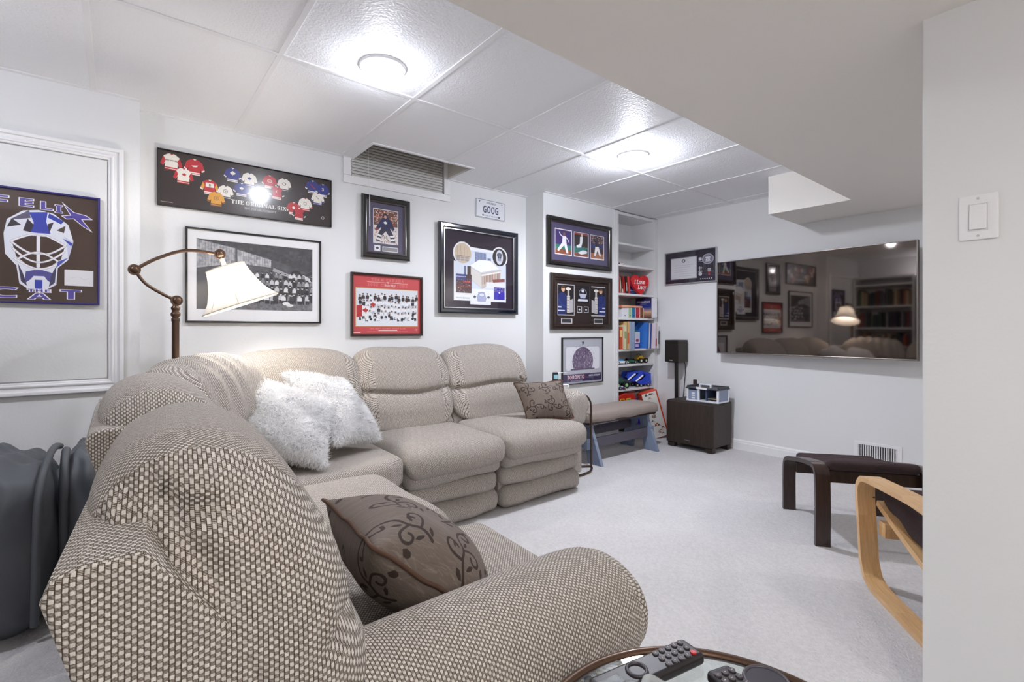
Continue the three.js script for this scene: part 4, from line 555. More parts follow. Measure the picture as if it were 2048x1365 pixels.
// ------------------------------------------------------------------ pillows
const furBase = std(0xfbfbfc, 1), furHair = std(0xfcfcfd, 0.9);
function furPillow(label, corners, thick, seed, count) {
  const mid = corners.reduce((a, q) => a.map((t, i) => t + q[i] / 4), [0, 0, 0]), g = thing('fur_pillow', label, 'pillow', [mid[0], Math.min(...corners.map(q => q[1])), mid[2]], 0);
  const geo = pillowGeo(...corners, thick, 32, 0.012, seed); part('cover', geo, furBase, g);
  // long pile: bent tapering blades standing on the cover
  const blade = new THREE.BufferGeometry(), L = 0.024, bp = [], bi = [];
  for (let k = 0; k <= 3; k++) { const t = k / 3, w = 0.0015 * (1 - t * 0.8), y = L * (t - 0.25 * t * t), z = L * 0.75 * t * t; bp.push(-w, y, z, w, y, z); if (k < 3) { const a = k * 2; bi.push(a, a + 1, a + 2, a + 2, a + 1, a + 3); } }
  blade.setAttribute('position', new THREE.Float32BufferAttribute(bp, 3)); blade.setIndex(bi); blade.computeVertexNormals();
  const inst = new THREE.InstancedMesh(blade, furHair, count); inst.name = 'fur'; inst.userData.kind = 'stuff'; inst.castShadow = inst.receiveShadow = true;
  const r = rng(seed * 7 + 1), p = geo.attributes.position, nn = geo.attributes.normal, ix = geo.index, tri = ix.count / 3, up = new THREE.Vector3(0, 1, 0), M = new THREE.Matrix4(), A = new THREE.Vector3(), N = new THREE.Vector3(), q = new THREE.Quaternion(), s = new THREE.Vector3();
  for (let i = 0; i < count; i++) {
    const t = Math.floor(r() * tri) * 3; let a = r(), b = r(); if (a + b > 1) { a = 1 - a; b = 1 - b; } const w = [1 - a - b, a, b]; A.set(0, 0, 0); N.set(0, 0, 0);
    for (let k = 0; k < 3; k++) { const j = ix.getX(t + k); A.addScaledVector(new THREE.Vector3().fromBufferAttribute(p, j), w[k]); N.addScaledVector(new THREE.Vector3().fromBufferAttribute(nn, j), w[k]); }
    // combed in swirling clumps, hanging a little
    const sw = Math.sin(A.x * 31 + A.y * 23) + Math.sin(A.z * 27 - A.y * 35); N.normalize().addScaledVector(new THREE.Vector3(0.5 * Math.sin(sw * 2.2), -0.55, 0.5 * Math.cos(sw * 2.2)), 0.75).add(new THREE.Vector3(r() - .5, r() - .5, r() - .5).multiplyScalar(0.5)).normalize();
    q.setFromUnitVectors(up, N); q.multiply(new THREE.Quaternion().setFromAxisAngle(up, r() * 6.28)); const k = 0.6 + 0.7 * r(); s.set(1, k, k); M.compose(A, q, s); inst.setMatrixAt(i, M);
  }
  g.add(inst); return settle(g);
}
furPillow('white fur pillow standing in the sofa corner, its near face tilted down to the seat', [[0.30, 0.60, 2.35], [0.45, 0.855, 2.62], [0.84, 0.68, 2.46], [0.70, 0.47, 2.15]], 0.19, 3, 52000);
furPillow('white fur pillow lying tilted against the picture-wall backrest, farther right of its twin', [[0.67, 0.84, 2.72], [1.0, 0.76, 2.76], [1.06, 0.50, 2.41], [0.80, 0.53, 2.30]], 0.17, 5, 46000);
// brown pillows with a flocked scroll pattern
const scrollTex = (() => {
  const t = canvasTex(1024, 1024, (x, w, h) => {
    R(x, 0, 0, w, h, '#6e625a'); const r = rng(66); for (let i = 0; i < 5200; i++) { const a = r() * w, b = r() * h; x.strokeStyle = ['rgba(190,180,170,.20)', 'rgba(84,70,62,.20)', 'rgba(160,148,138,.22)'][i % 3]; x.lineWidth = 1 + r(); x.beginPath(); x.moveTo(a, b); x.lineTo(a + (r() - .4) * 22, b + 20 + r() * 40); x.stroke(); }
    const vine = (a, b, s, fl, rot) => { x.save(); x.translate(a, b); x.rotate(rot); x.scale(s * fl, s); const c = '#32241d'; C(x, [[0, 120], [-20, 60], [10, 0], [-10, -60], [20, -120], [60, -130], [80, -95], [55, -70], [35, -90]], c, 13); C(x, [[10, 0], [60, -20], [95, 15], [75, 55], [40, 45], [45, 20]], c, 12); C(x, [[-12, 50], [-65, 40], [-95, 0], [-75, -35], [-45, -25], [-50, 0]], c, 12); for (const [p, q, ro] of [[30, -40, .6], [-35, -15, -.7], [28, 70, 1], [-30, 95, -.8], [70, -140, 1.2], [100, 60, .3]]) { x.save(); x.translate(p, q); x.rotate(ro); P(x, [[0, -24], [9, -6], [6, 14], [0, 24], [-6, 14], [-9, -6]], c); x.restore(); } x.restore(); };
    for (let j = 0; j < 4; j++) for (let i = 0; i < 4; i++) vine(130 + i * 256, 130 + j * 256, .95, (i + j) % 2 ? 1 : -1, (i * 7 + j * 5) % 4 * 0.9);
  }); t.wrapS = t.wrapT = THREE.RepeatWrapping; t.repeat.set(1 / 0.52, 1 / 0.52); return t;
})();
const scrollCloth = phys(0xffffff, 0.75, { map: scrollTex, sheen: 0.6, sheenRoughness: 0.4, sheenColor: new THREE.Color(0x9a9088) });
function throwPillow(label, corners, thick, seed) {
  const mid = corners.reduce((a, q) => a.map((t, i) => t + q[i] / 4), [0, 0, 0]), g = thing('throw_pillow', label, 'pillow', [mid[0], Math.min(...corners.map(q => q[1])), mid[2]], 0);
  part('cover', pillowGeo(...corners, thick, 34, 0.005, seed), scrollCloth, g);
  const pts = []; for (let k = 0; k < 4; k++) { const a = corners[k], b = corners[(k + 1) % 4], m = [0, 1, 2].map(i => corners.reduce((t, q) => t + q[i] / 4, 0)); for (let i = 0; i < 8; i++) { const t = i / 8, e = 0.07 * (1 - (2 * t - 1) ** 2) * 0.5; const q = [0, 1, 2].map(j => a[j] + (b[j] - a[j]) * t); const c = q.map((z, j) => z + (m[j] - z) * e * 2); pts.push([c[0], c[1] + 0.003 * Math.sin(i * 2.1), -c[2]]); } }
  part('edge_cord', tube(pts, 0.0042, 160, 6, true), std(0x5b4032, 0.8), g); return settle(g);
}
throwPillow('brown scroll-patterned throw pillow on the near seat beside the big front arm', [[0.345, 0.685, 0.815], [0.385, 0.655, 1.20], [0.67, 0.485, 1.06], [0.585, 0.475, 0.75]], 0.20, 2);
throwPillow('small brown scroll-patterned throw pillow against the far right sofa arm', [[2.10, 0.70, 2.58], [2.40, 0.715, 2.42], [2.385, 0.47, 2.29], [2.10, 0.465, 2.44]], 0.15, 4);

// ------------------------------------------------------------------ reading lamp behind the corner
{
  const g = thing('floor_lamp', 'lit bronze floor lamp with jointed arm and tilted white shade behind the sofa corner', 'lamp', [0.202, 0, 2.66]);
  const L = (pts) => new THREE.LatheGeometry(pts.map(p => new THREE.Vector2(...p)), 36);
  part('base', L([[0, 0], [0.13, 0], [0.135, 0.008], [0.12, 0.02], [0.04, 0.03], [0.02, 0.05], [0, 0.05]]), bronze, g);
  part('pole', L([[0.0145, 0.03], [0.0145, 1.10], [0.0165, 1.105], [0.0165, 1.115], [0.012, 1.12], [0.019, 1.13], [0.019, 1.138], [0.0125, 1.148], [0.0175, 1.158], [0.0175, 1.166], [0.010, 1.175], [0.008, 1.20], [0, 1.20]]), bronze, g);
  const knuckle = (x, y, name = 'joint') => { const k = part(name, join([new THREE.CylinderGeometry(0.023, 0.023, 0.022, 28).rotateX(Math.PI / 2), new THREE.SphereGeometry(0.016, 20, 14).scale(1, 1, 0.7).translate(0, 0, 0.012)]), bronze, g); k.position.set(x, y, 0); return k; };
  const J0 = [0.004, 1.196], J1 = [-0.147, 1.324], J2 = [0.172, 1.422];
  knuckle(...J0); knuckle(...J1); knuckle(...J2);
  part('lower_arm', tube([[J0[0], J0[1], 0], [-0.045, 1.222, 0], [-0.108, 1.267, 0], [J1[0], J1[1], 0]], 0.0068, 30), bronze, g);
  part('upper_arm', tube([[J1[0], J1[1], 0], [-0.063, 1.383, 0], [0.045, 1.427, 0], [J2[0], J2[1], 0]], 0.0075, 34), bronze, g);
  // shade hangs from the last joint, leaning out towards the seats
  const s = new THREE.Group(); s.name = 'lamp_head'; s.position.set(J2[0], J2[1], 0); s.rotation.z = 0.36; s.rotation.x = -0.06; s.scale.setScalar(0.91); g.add(s);
  part('socket', L([[0, -0.02], [0.011, -0.02], [0.011, -0.055], [0.02, -0.06], [0.02, -0.12], [0, -0.12]]), std(0xd8d4c8, 0.5), s);
  const out = [[0.092, -0.070], [0.094, -0.085], [0.105, -0.13], [0.122, -0.18], [0.147, -0.23], [0.182, -0.272], [0.187, -0.277]];
  const sh = new THREE.LatheGeometry([...out, ...out.slice().reverse().map(([a, b]) => [a - 0.0016, b])].map(p => new THREE.Vector2(...p)), 72);
  part('lamp_shade', sh, phys(0xe2e0dc, 0.95, { transmission: 0.42, thickness: 0, side: THREE.DoubleSide }), s);
  for (let k = 0; k < 8; k++) { const a = k * Math.PI / 4 + 0.25; part('shade_seam', tube(out.map(([r, y]) => [Math.cos(a) * (r + .0008), y, Math.sin(a) * (r + .0008)]), 0.0012, 20, 5), std(0xc9bda6, 0.8), s); }
  part('shade_trim', join([new THREE.TorusGeometry(0.093, 0.0028, 8, 64).rotateX(Math.PI / 2).translate(0, -0.071, 0), new THREE.TorusGeometry(0.186, 0.0034, 8, 72).rotateX(Math.PI / 2).translate(0, -0.276, 0)]), std(0xd9cfba, 0.8), s);
  part('spider', join([0, 2.09, 4.19].map(a => rod([0, -0.075, 0], [0.092 * Math.cos(a), -0.073, 0.092 * Math.sin(a)], 0.0016, 6))), chrome, s);
  part('bulb', new THREE.SphereGeometry(0.03, 24, 18).translate(0, -0.155, 0), std(0xffffff, 0.5, { emissive: 0xffe9c8, emissiveIntensity: 8 }), s);
  const l = new THREE.PointLight(0xfff6ec, LAMP_POWER, 0, 2); l.position.set(0, -0.155, 0); l.castShadow = true; l.shadow.radius = 1.5; s.add(l);
}
// ------------------------------------------------------------------ dark folded mattress at the left
{
  const g = thing('folded_cushion', 'dark charcoal folded floor cushion with two puffed halves, left of the sofa', 'cushion', [-0.36, 0, 2.55]);
  const m = phys(0x53575d, 0.55, { sheen: 0.5, sheenRoughness: 0.35, sheenColor: new THREE.Color(0x6a7078) });
  const fold = (seed, amp) => (q, nx, ny, nz) => { if (ny > 0.2) { const w = (ny - 0.2) * 0.010; q.y += w * Math.sin(nx * 13 + nz * 5 + seed) + w * 0.6 * Math.sin(nx * 4 - nz * 17 + seed * 2); q.z += w * Math.sin(nx * 15 + seed); } q.x += amp * Math.sin(ny * 6 + seed + nz * 2) * 0.5; q.y += amp * Math.sin(nx * 7 + seed) * (ny > 0 ? 1 : 0.1); q.z += amp * Math.sin(nx * 5 + ny * 4 + seed); };
  part('half', puff(0.42, 0.60, 0.52, 0.13, [0.02, 0.02, 0.03], [30, 30, 24], fold(1, 0.012)).translate(-0.035, 0.30, -0.02), m, g);
  part('half', puff(0.26, 0.57, 0.50, 0.11, [0.02, 0.02, 0.03], [26, 30, 24], fold(4, 0.012)).translate(0.295, 0.285, -0.14), m, g);
  part('piping', tube([[0.14, 0.06, 0.25], [0.145, 0.3, 0.262], [0.15, 0.5, 0.235], [0.165, 0.6, 0.14], [0.175, 0.62, 0.02], [0.18, 0.6, -0.1]], 0.012, 60, 10), m, g);
  part('piping', tube([[0.205, 0.1, 0.10], [0.205, 0.3, 0.125], [0.205, 0.46, 0.12], [0.205, 0.56, 0.08], [0.205, 0.60, 0.02], [0.20, 0.58, -0.1]], 0.013, 60, 10), m, g);
}
// ------------------------------------------------------------------ bookshelf
{
  const g = thing('built_in_bookshelf', 'tall narrow white built-in bookshelf in the corner beside the television wall', 'bookshelf', [3.955, 0, 3.09]);
  part('side_panel', rbox(3.614, 3.676, 0.0, 2.19, 2.945, 3.24, 0.002), shelfPaint, g); part('side_panel', rbox(4.242, 4.298, 0.0, 2.19, 2.945, 3.24, 0.002), shelfPaint, g);
  part('back_panel', rbox(3.676, 4.242, 0.0, 2.19, 3.232, 3.248), shelfPaint, g); part('top_panel', rbox(3.676, 4.242, 2.165, 2.19, 2.96, 3.23), shelfPaint, g);
  for (const h of [1.897, 1.69, 1.415, 1.182, 0.878, 0.73, 0.495, 0.28, 0.08]) part('shelf', rbox(3.678, 4.240, h - 0.02, h, 2.952, 3.23, 0.002), shelfPaint, g);
  part('bead', rbox(3.640, 3.650, 0.0, 2.188, 2.940, 2.946, 0.002), shelfPaint, g);
  settle(g);
}
// books: cover, page block; local x = thickness, y = height, z towards the room
function book(label, [u, h, v], t, ht, d, color, { lean = 0, turn = 0, group, spine, pages = 0xe9e4d8, name = 'book', title } = {}) {
  const g = thing(name, label, 'book', [u, h, v], turn, group); g.rotation.z = lean;
  const c = std(color, 0.5), b = Math.min(0.002, t * 0.15);
  part('cover', join([box(b, ht, d, -t / 2 + b / 2, ht / 2, 0), box(b, ht, d, t / 2 - b / 2, ht / 2, 0), box(t, ht, b, 0, ht / 2, d / 2 - b / 2)]), c, g);
  part('pages', box(t - 2 * b - 0.0006, ht - 0.008, d - 0.008, 0, ht / 2, -0.003), std(pages, 0.9), g);
  if (spine) part('title_panel', box(t * 0.6, ht * spine[1], 0.0006, 0, ht * spine[2], d / 2 + 0.0003), std(spine[0], 0.6), g);
  return g;
}
const S1 = 1.415, S2 = 1.182, S3 = 0.878, S4 = 0.73, S5 = 0.495, S6 = 0.28, S7 = 0.08;
book('tall red book leaning at the left end of the heart shelf', [3.725, S1, 3.06], 0.028, 0.225, 0.17, 0xb03a34, { lean: 0.09 });
book('thin pale green book second from the left on the heart shelf', [3.756, S1, 3.06], 0.016, 0.16, 0.16, 0xa8ab8e, { lean: 0.1, spine: [0xd8d4c0, .5, .5] });
book('dark crimson book with a pale lower spine, third on the heart shelf', [3.783, S1, 3.06], 0.022, 0.17, 0.16, 0x7a2026, { lean: 0.1, spine: [0xe8e0d8, .22, .15] });
book('scarlet book between crimson and black books on the heart shelf', [3.812, S1, 3.06], 0.018, 0.168, 0.16, 0xc23430, { lean: 0.1 });
book('black book with white lettering on its spine on the heart shelf', [3.845, S1, 3.06], 0.028, 0.17, 0.16, 0x231a18, { lean: 0.1, spine: [0xb8b0a4, .5, .4] });
book('bright red book just left of the blue box on the heart shelf', [3.885, S1, 3.06], 0.024, 0.175, 0.16, 0xd0433e, { lean: 0.1 });
{ // blue picture book standing flat behind the heart
  const g = thing('picture_book', 'blue and white picture book standing face-out behind the red heart box', 'book', [4.07, S1, 3.10]); g.rotation.x = -0.1;
  const tex = canvasTex(512, 320, (x, w, h) => { R(x, 0, 0, w, h, '#3e58b4'); P(x, [[0, 0], [w, 0], [w, .45 * h], [0, .2 * h]], '#8fa4dc'); C(x, [[0, .5 * h], [.4 * w, .75 * h], [w, .62 * h]], '#c4d0f0', 26); C(x, [[0, .8 * h], [.5 * w, .95 * h], [w, .85 * h]], '#22348c', 30); R(x, .62 * w, .9 * h, .36 * w, .05 * h, '#eee'); });
  part('cover', new THREE.BoxGeometry(0.32, 0.15, 0.012).translate(0, 0.075, 0), std(0xffffff, 0.4, { map: tex }), g); part('pages', box(0.312, 0.144, 0.009, 0, 0.0755, -0.0015), std(0xeeeae0, 0.9), g);
}
{ // heart
  const s = new THREE.Shape(); s.moveTo(0, -0.098); s.bezierCurveTo(-0.045, -0.055, -0.112, -0.012, -0.112, 0.043); s.bezierCurveTo(-0.112, 0.085, -0.075, 0.098, -0.055, 0.098); s.bezierCurveTo(-0.026, 0.098, -0.006, 0.08, 0, 0.064); s.bezierCurveTo(0.006, 0.08, 0.026, 0.098, 0.055, 0.098); s.bezierCurveTo(0.075, 0.098, 0.112, 0.085, 0.112, 0.043); s.bezierCurveTo(0.112, -0.012, 0.045, -0.055, 0, -0.098);
  const g = thing('heart_box', 'red heart-shaped box with white script reading I Love Lucy', 'heart box', [4.10, S1 + 0.10, 3.02], -0.2); g.rotation.x = -0.08;
  const m = phys(0xd8262c, 0.3, { clearcoat: 0.4 }); part('box', metric(extrude(s, 0.035, 0.004, 3, 24).translate(0, 0, -0.03)), m, g); part('lid', metric(extrude(s, 0.014, 0.004, 3, 24).scale(1.03, 1.03, 1).translate(0, 0, -0.002)), m, g);
  const tx = canvasTex(512, 512, (x, w, h) => { R(x, 0, 0, w, h, '#d8262c'); W(x, 'I Love', .45 * w, .36 * h, 'italic bold 128px serif', '#fff', 'center', '#fff', 3, 330); W(x, 'Lucy', .56 * w, .60 * h, 'italic bold 128px serif', '#fff', 'center', '#fff', 3, 250); });
  const face = new THREE.ShapeGeometry(s, 24), uv = face.attributes.uv; for (let i = 0; i < uv.count; i++) uv.setXY(i, uv.getX(i) / 0.23 + .5, uv.getY(i) / 0.23 + .5); face.scale(0.95, 0.95, 1); part('lettering', face.translate(0, 0, 0.0125), phys(0xffffff, 0.3, { map: tx }), g);
}
{ const g = thing('red_booklet', 'small dark red booklet lying flat on the shelf above the heart', 'booklet', [3.735, 1.69, 3.0]); part('cover', box(0.07, 0.012, 0.1, 0, 0.006, 0, 0.002), std(0x8a2426, 0.5), g); part('pages', box(0.068, 0.008, 0.097, 0.002, 0.006, 0.0025), std(0xe8e0d8, 0.9), g); }
// second shelf
[['white', 0xe9e9ee, 3.815, 0.10], ['pale green', 0xa4c8a0, 3.893, 0.05], ['blue', 0x1f78a8, 3.952, 0.056], ['red', 0xb82c3c, 4.022, 0.056], ['brown', 0x8a5430, 4.085, 0.055]].forEach(([n, c, u, w]) => {
  const g = thing('storage_box', `small ${n} upright box in the row under the orange folder`, 'box', [u, S2, 3.04]); part('body', box(w - 0.006, 0.10, 0.12, 0, 0.05, 0, 0.003), std(c, 0.45), g); part('white_edge', box(0.006, 0.1, 0.118, w / 2 + 0.001, 0.05, 0), whitePlastic, g); part('thumb_notch', new THREE.CylinderGeometry(0.006, 0.006, 0.001, 16).rotateX(Math.PI / 2).translate(0, 0.022, 0.0602), std(0x2a2a30, 0.6), g);
});
{ const g = thing('orange_folder', 'flat orange folder lying across the row of small boxes', 'folder', [3.915, S2 + 0.10, 3.05], 0.06); part('cover', box(0.36, 0.022, 0.15, 0, 0.011, 0, 0.003), std(0xe07a50, 0.5), g); part('pages', box(0.35, 0.014, 0.146, 0.003, 0.011, 0.003), std(0xe8b898, 0.8), g); }
{ // thick book: printed cover to the left, white page edge to the room
  const g = book('thick book with a dark blue INSPIRATION cover and white page edge at the shelf end', [4.185, S2, 3.0], 0.10, 0.205, 0.19, 0x241f1e, { turn: Math.PI, pages: 0xeceaf0 });
  const tex = canvasTex(512, 512, (x, w, h) => { const gr = x.createLinearGradient(0, 0, 0, h); gr.addColorStop(0, '#1a1638'); gr.addColorStop(.45, '#2a3a8c'); gr.addColorStop(.7, '#d8b090'); gr.addColorStop(1, '#5a3a30'); x.fillStyle = gr; x.fillRect(0, 0, w, h); W(x, 'INSPIRATION', .5 * w, .2 * h, 'bold 68px serif', '#e8e4f0', 'center', null, 0, 440); R(x, .3 * w, .3 * h, .4 * w, .012 * h, '#a8a4c8'); });
  part('front_cover_print', new THREE.BoxGeometry(0.0008, 0.202, 0.187).translate(0.0504, 0.1025, 0), std(0xffffff, 0.35, { map: tex }), g);
}
// third shelf
book('red and orange upright book at the left end of the tall-book shelf', [3.715, S3, 3.05], 0.05, 0.215, 0.2, 0xc8502e, { spine: [0xe8c880, .3, .7] });
book('cream children\'s book leaning on the red and orange one', [3.766, S3, 3.04], 0.045, 0.23, 0.2, 0xe4d8b4, { lean: -0.02, spine: [0x98a878, .3, .6] });
book('tan yellow book beside the pale blue spine on the tall-book shelf', [3.815, S3, 3.04], 0.04, 0.265, 0.2, 0xe0b878, { spine: [0xd86a3a, .4, .4] });
book('tall pale blue-grey book left of the blue game box', [3.864, S3, 3.02], 0.05, 0.265, 0.2, 0x93a8c8, {});
book('slim red book between pale blue spine and blue game box', [3.902, S3, 3.04], 0.018, 0.18, 0.19, 0xb82a30, {});
{ const g = thing('game_box', 'blue game box standing face-out behind a white booklet', 'box', [4.03, S3, 3.08]); const tex = canvasTex(512, 512, (x, w, h) => { R(x, 0, 0, w, h, '#1c3f88'); P(x, [[.4 * w, .35 * h], [w, 0], [w, .4 * h], [.5 * w, .42 * h]], '#3c7cc8'); E(x, .45 * w, .2 * h, .14 * w, .05 * h, '#3a6a78'); E(x, .72 * w, .34 * h, .09 * w, .04 * h, '#4a9a48'); R(x, .2 * w, .38 * h, .5 * w, .02 * h, '#e8e8f0'); }); part('box', new THREE.BoxGeometry(0.23, 0.265, 0.05).translate(0, 0.1325, 0), std(0xffffff, 0.35, { map: tex }), g); part('lid_edge', box(0.232, 0.012, 0.052, 0, 0.259, 0), std(0x16306a, 0.4), g); }
{ const g = thing('white_booklet', 'white booklet with a purple lower strip in front of the blue game box', 'booklet', [4.0, S3, 3.01]); const tex = canvasTex(320, 384, (x, w, h) => { R(x, 0, 0, w, h, '#d8d8e0'); R(x, .25 * w, .68 * h, .75 * w, .32 * h, '#4a2a88'); R(x, .55 * w, .73 * h, .35 * w, .18 * h, '#c8bce0'); E(x, .75 * w, .52 * h, .14 * w, .09 * h, '#a83a58'); R(x, 0, .45 * h, .25 * w, .55 * h, '#d89aa8'); }); part('cover', new THREE.BoxGeometry(0.17, 0.165, 0.008).translate(0, 0.0825, 0), std(0xffffff, 0.4, { map: tex }), g); part('pages', box(0.166, 0.16, 0.006, 0.001, 0.083, -0.0015), std(0xf0f0f0, 0.9), g); }
[['sky blue', 0x3a7ad0, 0.26, 4.115], ['white', 0xe4e8f4, 0.255, 4.14], ['royal blue', 0x2444a8, 0.25, 4.162]].forEach(([n, c, hh, u]) => book(`thin ${n} book leaning right of the blue game box`, [u, S3, 3.03], 0.02, hh, 0.19, c, { lean: -0.06 }));
book('pale pink and white magazine at the right end, jutting past the shelf', [4.192, S3, 2.99], 0.022, 0.25, 0.2, 0xe8d8dc, { lean: -0.05, spine: [0xb82a40, .3, .25] });
book('white comb-bound notebook, last at the right end of the tall-book shelf', [4.222, S3, 2.975], 0.018, 0.22, 0.19, 0xf0eef2, { lean: -0.03, spine: [0x2a2030, .6, .5] });

// ------------------------------------------------------------------ toys
function wheel(r, w, tyre, hub, parent, x, y, z) { const wgrp = part('wheel', new THREE.LatheGeometry([[r * .5, -w / 2], [r * .9, -w / 2], [r, -w * .3], [r, w * .3], [r * .9, w / 2], [r * .5, w / 2]].map(p => new THREE.Vector2(...p)), 28).rotateX(Math.PI / 2), tyre, parent); part('hub', new THREE.CylinderGeometry(r * .55, r * .55, w * .8, 20).rotateX(Math.PI / 2), hub, wgrp); wgrp.position.set(x, y, z); return wgrp; }
const rubber = std(0x17150f, 0.8), silver = std(0xd8d8dc, 0.35, { metalness: 0.4 });
// x = length, body drawn from the side
function car(name, label, cat, [u, h, v], turn, L, profile, width, body, { cabin, wr = 0.016, ww = 0.012, hub = silver, tyre = rubber, wx = 0.3, extra } = {}) {
  const g = thing(name, label, cat, [u, h, v], turn), m = phys(body, 0.3, { clearcoat: 0.5 });
  part('body', metric(extrude(poly(profile.map(([a, b]) => [a * L, b * L])), width, width * .08, 3).translate(0, 0, -width / 2)), m, g);
  if (cabin) part('cabin', metric(extrude(poly(cabin.p.map(([a, b]) => [a * L, b * L])), width * .8, width * .08, 3).translate(0, 0, -width * .4)), phys(cabin.c, 0.15), g);
  for (const sx of [-1, 1]) for (const sz of [-1, 1]) wheel(wr, ww, tyre, hub, g, sx * wx * L, wr, sz * (width / 2 + (wr > 0.02 ? ww * .3 : -ww * .3)));
  extra?.(g, m); return g;
}
const SEDAN = [[-.5, .08], [.5, .08], [.5, .17], [.42, .21], [.2, .23], [-.3, .24], [-.5, .2]], GLASSHOUSE = { p: [[-.34, .22], [.2, .22], [.08, .34], [-.22, .35]], c: 0x1a2430 };
car('toy_car', 'blue and white toy car at the left end of the small-car shelf', 'toy car', [3.768, S4, 3.0], -0.2, 0.15, SEDAN, 0.062, 0xe4e8f0, { cabin: { ...GLASSHOUSE, c: 0x3a86b8 } });
car('toy_car', 'dark green toy sports car in the middle of the small-car shelf', 'toy car', [3.955, S4, 3.03], -0.2, 0.15, SEDAN, 0.062, 0x1f5a3c, { cabin: GLASSHOUSE });
car('toy_car', 'flat olive toy racer tucked left of the green sports car', 'toy car', [3.845, S4, 3.10], -0.1, 0.12, [[-.5, .06], [.5, .06], [.5, .14], [.1, .18], [0, .28], [-.3, .28], [-.5, .2]], 0.05, 0x6a6238, {});
car('toy_truck', 'yellow and black toy monster truck at the right of the small-car shelf', 'toy truck', [4.11, S4, 3.02], -0.15, 0.115, [[-.5, .34], [.5, .34], [.5, .46], [.15, .5], [.05, .66], [-.3, .66], [-.35, .5], [-.5, .5]], 0.06, 0xc8a020, { wr: 0.026, ww: 0.028, hub: std(0xe8e0d0, 0.4), extra: g => part('roll_bar', tube([[-.03, .055, -.02], [-.02, .085, -.02], [-.02, .085, .02], [-.03, .055, .02]], 0.003, 20, 6), rubber, g) });
car('toy_truck', 'green and black toy monster truck with pale green wheels', 'toy truck', [3.80, S5, 3.055], -0.25, 0.17, [[-.5, .3], [.5, .3], [.5, .42], [.2, .46], [.1, .6], [-.2, .6], [-.3, .46], [-.5, .46]], 0.09, 0x2c5a50, { wr: 0.035, ww: 0.036, hub: std(0xa8e0a0, 0.4), extra: g => { part('spoiler', box(0.02, 0.008, 0.1, -0.085, 0.125, 0, 0.002), rubber, g); part('driver_cage', box(0.05, 0.018, 0.06, -0.01, 0.128, 0, 0.006), std(0x7a3a30, 0.5), g); } });
car('toy_truck', 'low purple and white toy car under the green monster truck', 'toy car', [3.735, S5, 2.968], -0.05, 0.1, SEDAN, 0.05, 0x5a3a98, { cabin: { ...GLASSHOUSE, c: 0xd8ece8 } });
{ // blue transporter
  const g = thing('toy_transporter', 'bright blue toy car transporter with white ramps on the fifth shelf', 'toy truck', [4.04, S5, 3.02], -0.3), m = phys(0x2446c8, 0.3, { clearcoat: 0.5 }), L = 0.29;
  const side = poly([[-.5, .42], [-.46, .52], [.12, .56], [.5, .46], [.5, .1], [.1, .08], [-.5, .34]].map(([a, b]) => [a * L, b * L])); for (const [a, b, c, d] of [[-.36, .34, -.1, .50], [-.02, .24, .24, .46]]) { const q = new THREE.Path(); q.moveTo(a * L, b * L); q.lineTo((a + .1) * L, (b - .04) * L); q.lineTo(c * L + .1 * L, d * L - .03 * L); q.lineTo(c * L, d * L); q.closePath(); side.holes.push(q); }
  for (const s of [-1, 1]) part('side_frame', metric(extrude(side, 0.008, 0.002, 2).translate(0, 0, s * 0.045 - 0.004)), m, g);
  part('deck', box(L * .95, 0.008, 0.086, 0, L * .22, 0, 0.002), m, g); part('deck', box(L * .55, 0.008, 0.086, .04 * L, L * .48, 0, 0.002), m, g); part('cab', box(0.055, 0.09, 0.088, L * .40, 0.075, 0, 0.01), m, g);
  for (const [a, b, c, d] of [[-.46, .26, -.16, .46], [-.14, .20, .16, .40]]) { const r = part('ramp', rod([a * L, b * L, 0.052], [c * L, d * L, 0.052], 0.008, 10), whitePlastic, g); }
  part('cargo_car', box(0.05, 0.028, 0.05, L * .12, 0.092, 0.0, 0.008), phys(0xd8582c, 0.3), g);
  for (const x of [-.05, .1, .4]) for (const s of [-1, 1]) wheel(0.019, 0.014, rubber, silver, g, x * L, 0.019, s * 0.04);
}
{ // fire engine
  const g = thing('toy_fire_engine', 'red plastic toy fire engine with yellow window frames, low on the bookshelf', 'toy truck', [3.815, S6, 3.01], -0.15), m = phys(0xc02a20, 0.3, { clearcoat: 0.4 });
  part('body', metric(extrude(poly([[-.12, .03], [.12, .03], [.12, .12], [.10, .165], [-.02, .175], [-.12, .15]]), 0.12, 0.01, 3).translate(0, 0, -.06)), m, g);
  for (const x of [-.06, .02]) { part('window_frame', box(0.055, 0.06, 0.006, x, 0.095, 0.061, 0.003), std(0xe0b030, 0.4), g); part('window', box(0.038, 0.042, 0.006, x, 0.095, 0.063, 0.002), std(x < 0 ? 0x8a3a28 : 0x3a8a48, 0.3), g); }
  part('bumper', box(0.06, 0.02, 0.13, -0.1, 0.035, 0, 0.005), std(0x6a88b8, 0.4), g); for (const x of [-.07, .07]) for (const s of [-1, 1]) wheel(0.03, 0.02, rubber, std(0xe0b030, 0.4), g, x, 0.03, s * 0.06);
}
{ const g = thing('toy_drum', 'round blue toy drum between the red fire engine and the orange box', 'toy', [4.0, S6 + 0.055, 2.99], 0.2); part('rim', new THREE.TorusGeometry(0.042, 0.012, 14, 36), std(0x1c3c98, 0.35), g); part('face', new THREE.CylinderGeometry(0.036, 0.036, 0.016, 30).rotateX(Math.PI / 2), std(0x4a9ad8, 0.3), g); part('knob', new THREE.SphereGeometry(0.012, 16, 12).translate(0, 0, 0.012), std(0xc82a28, 0.3), g); }
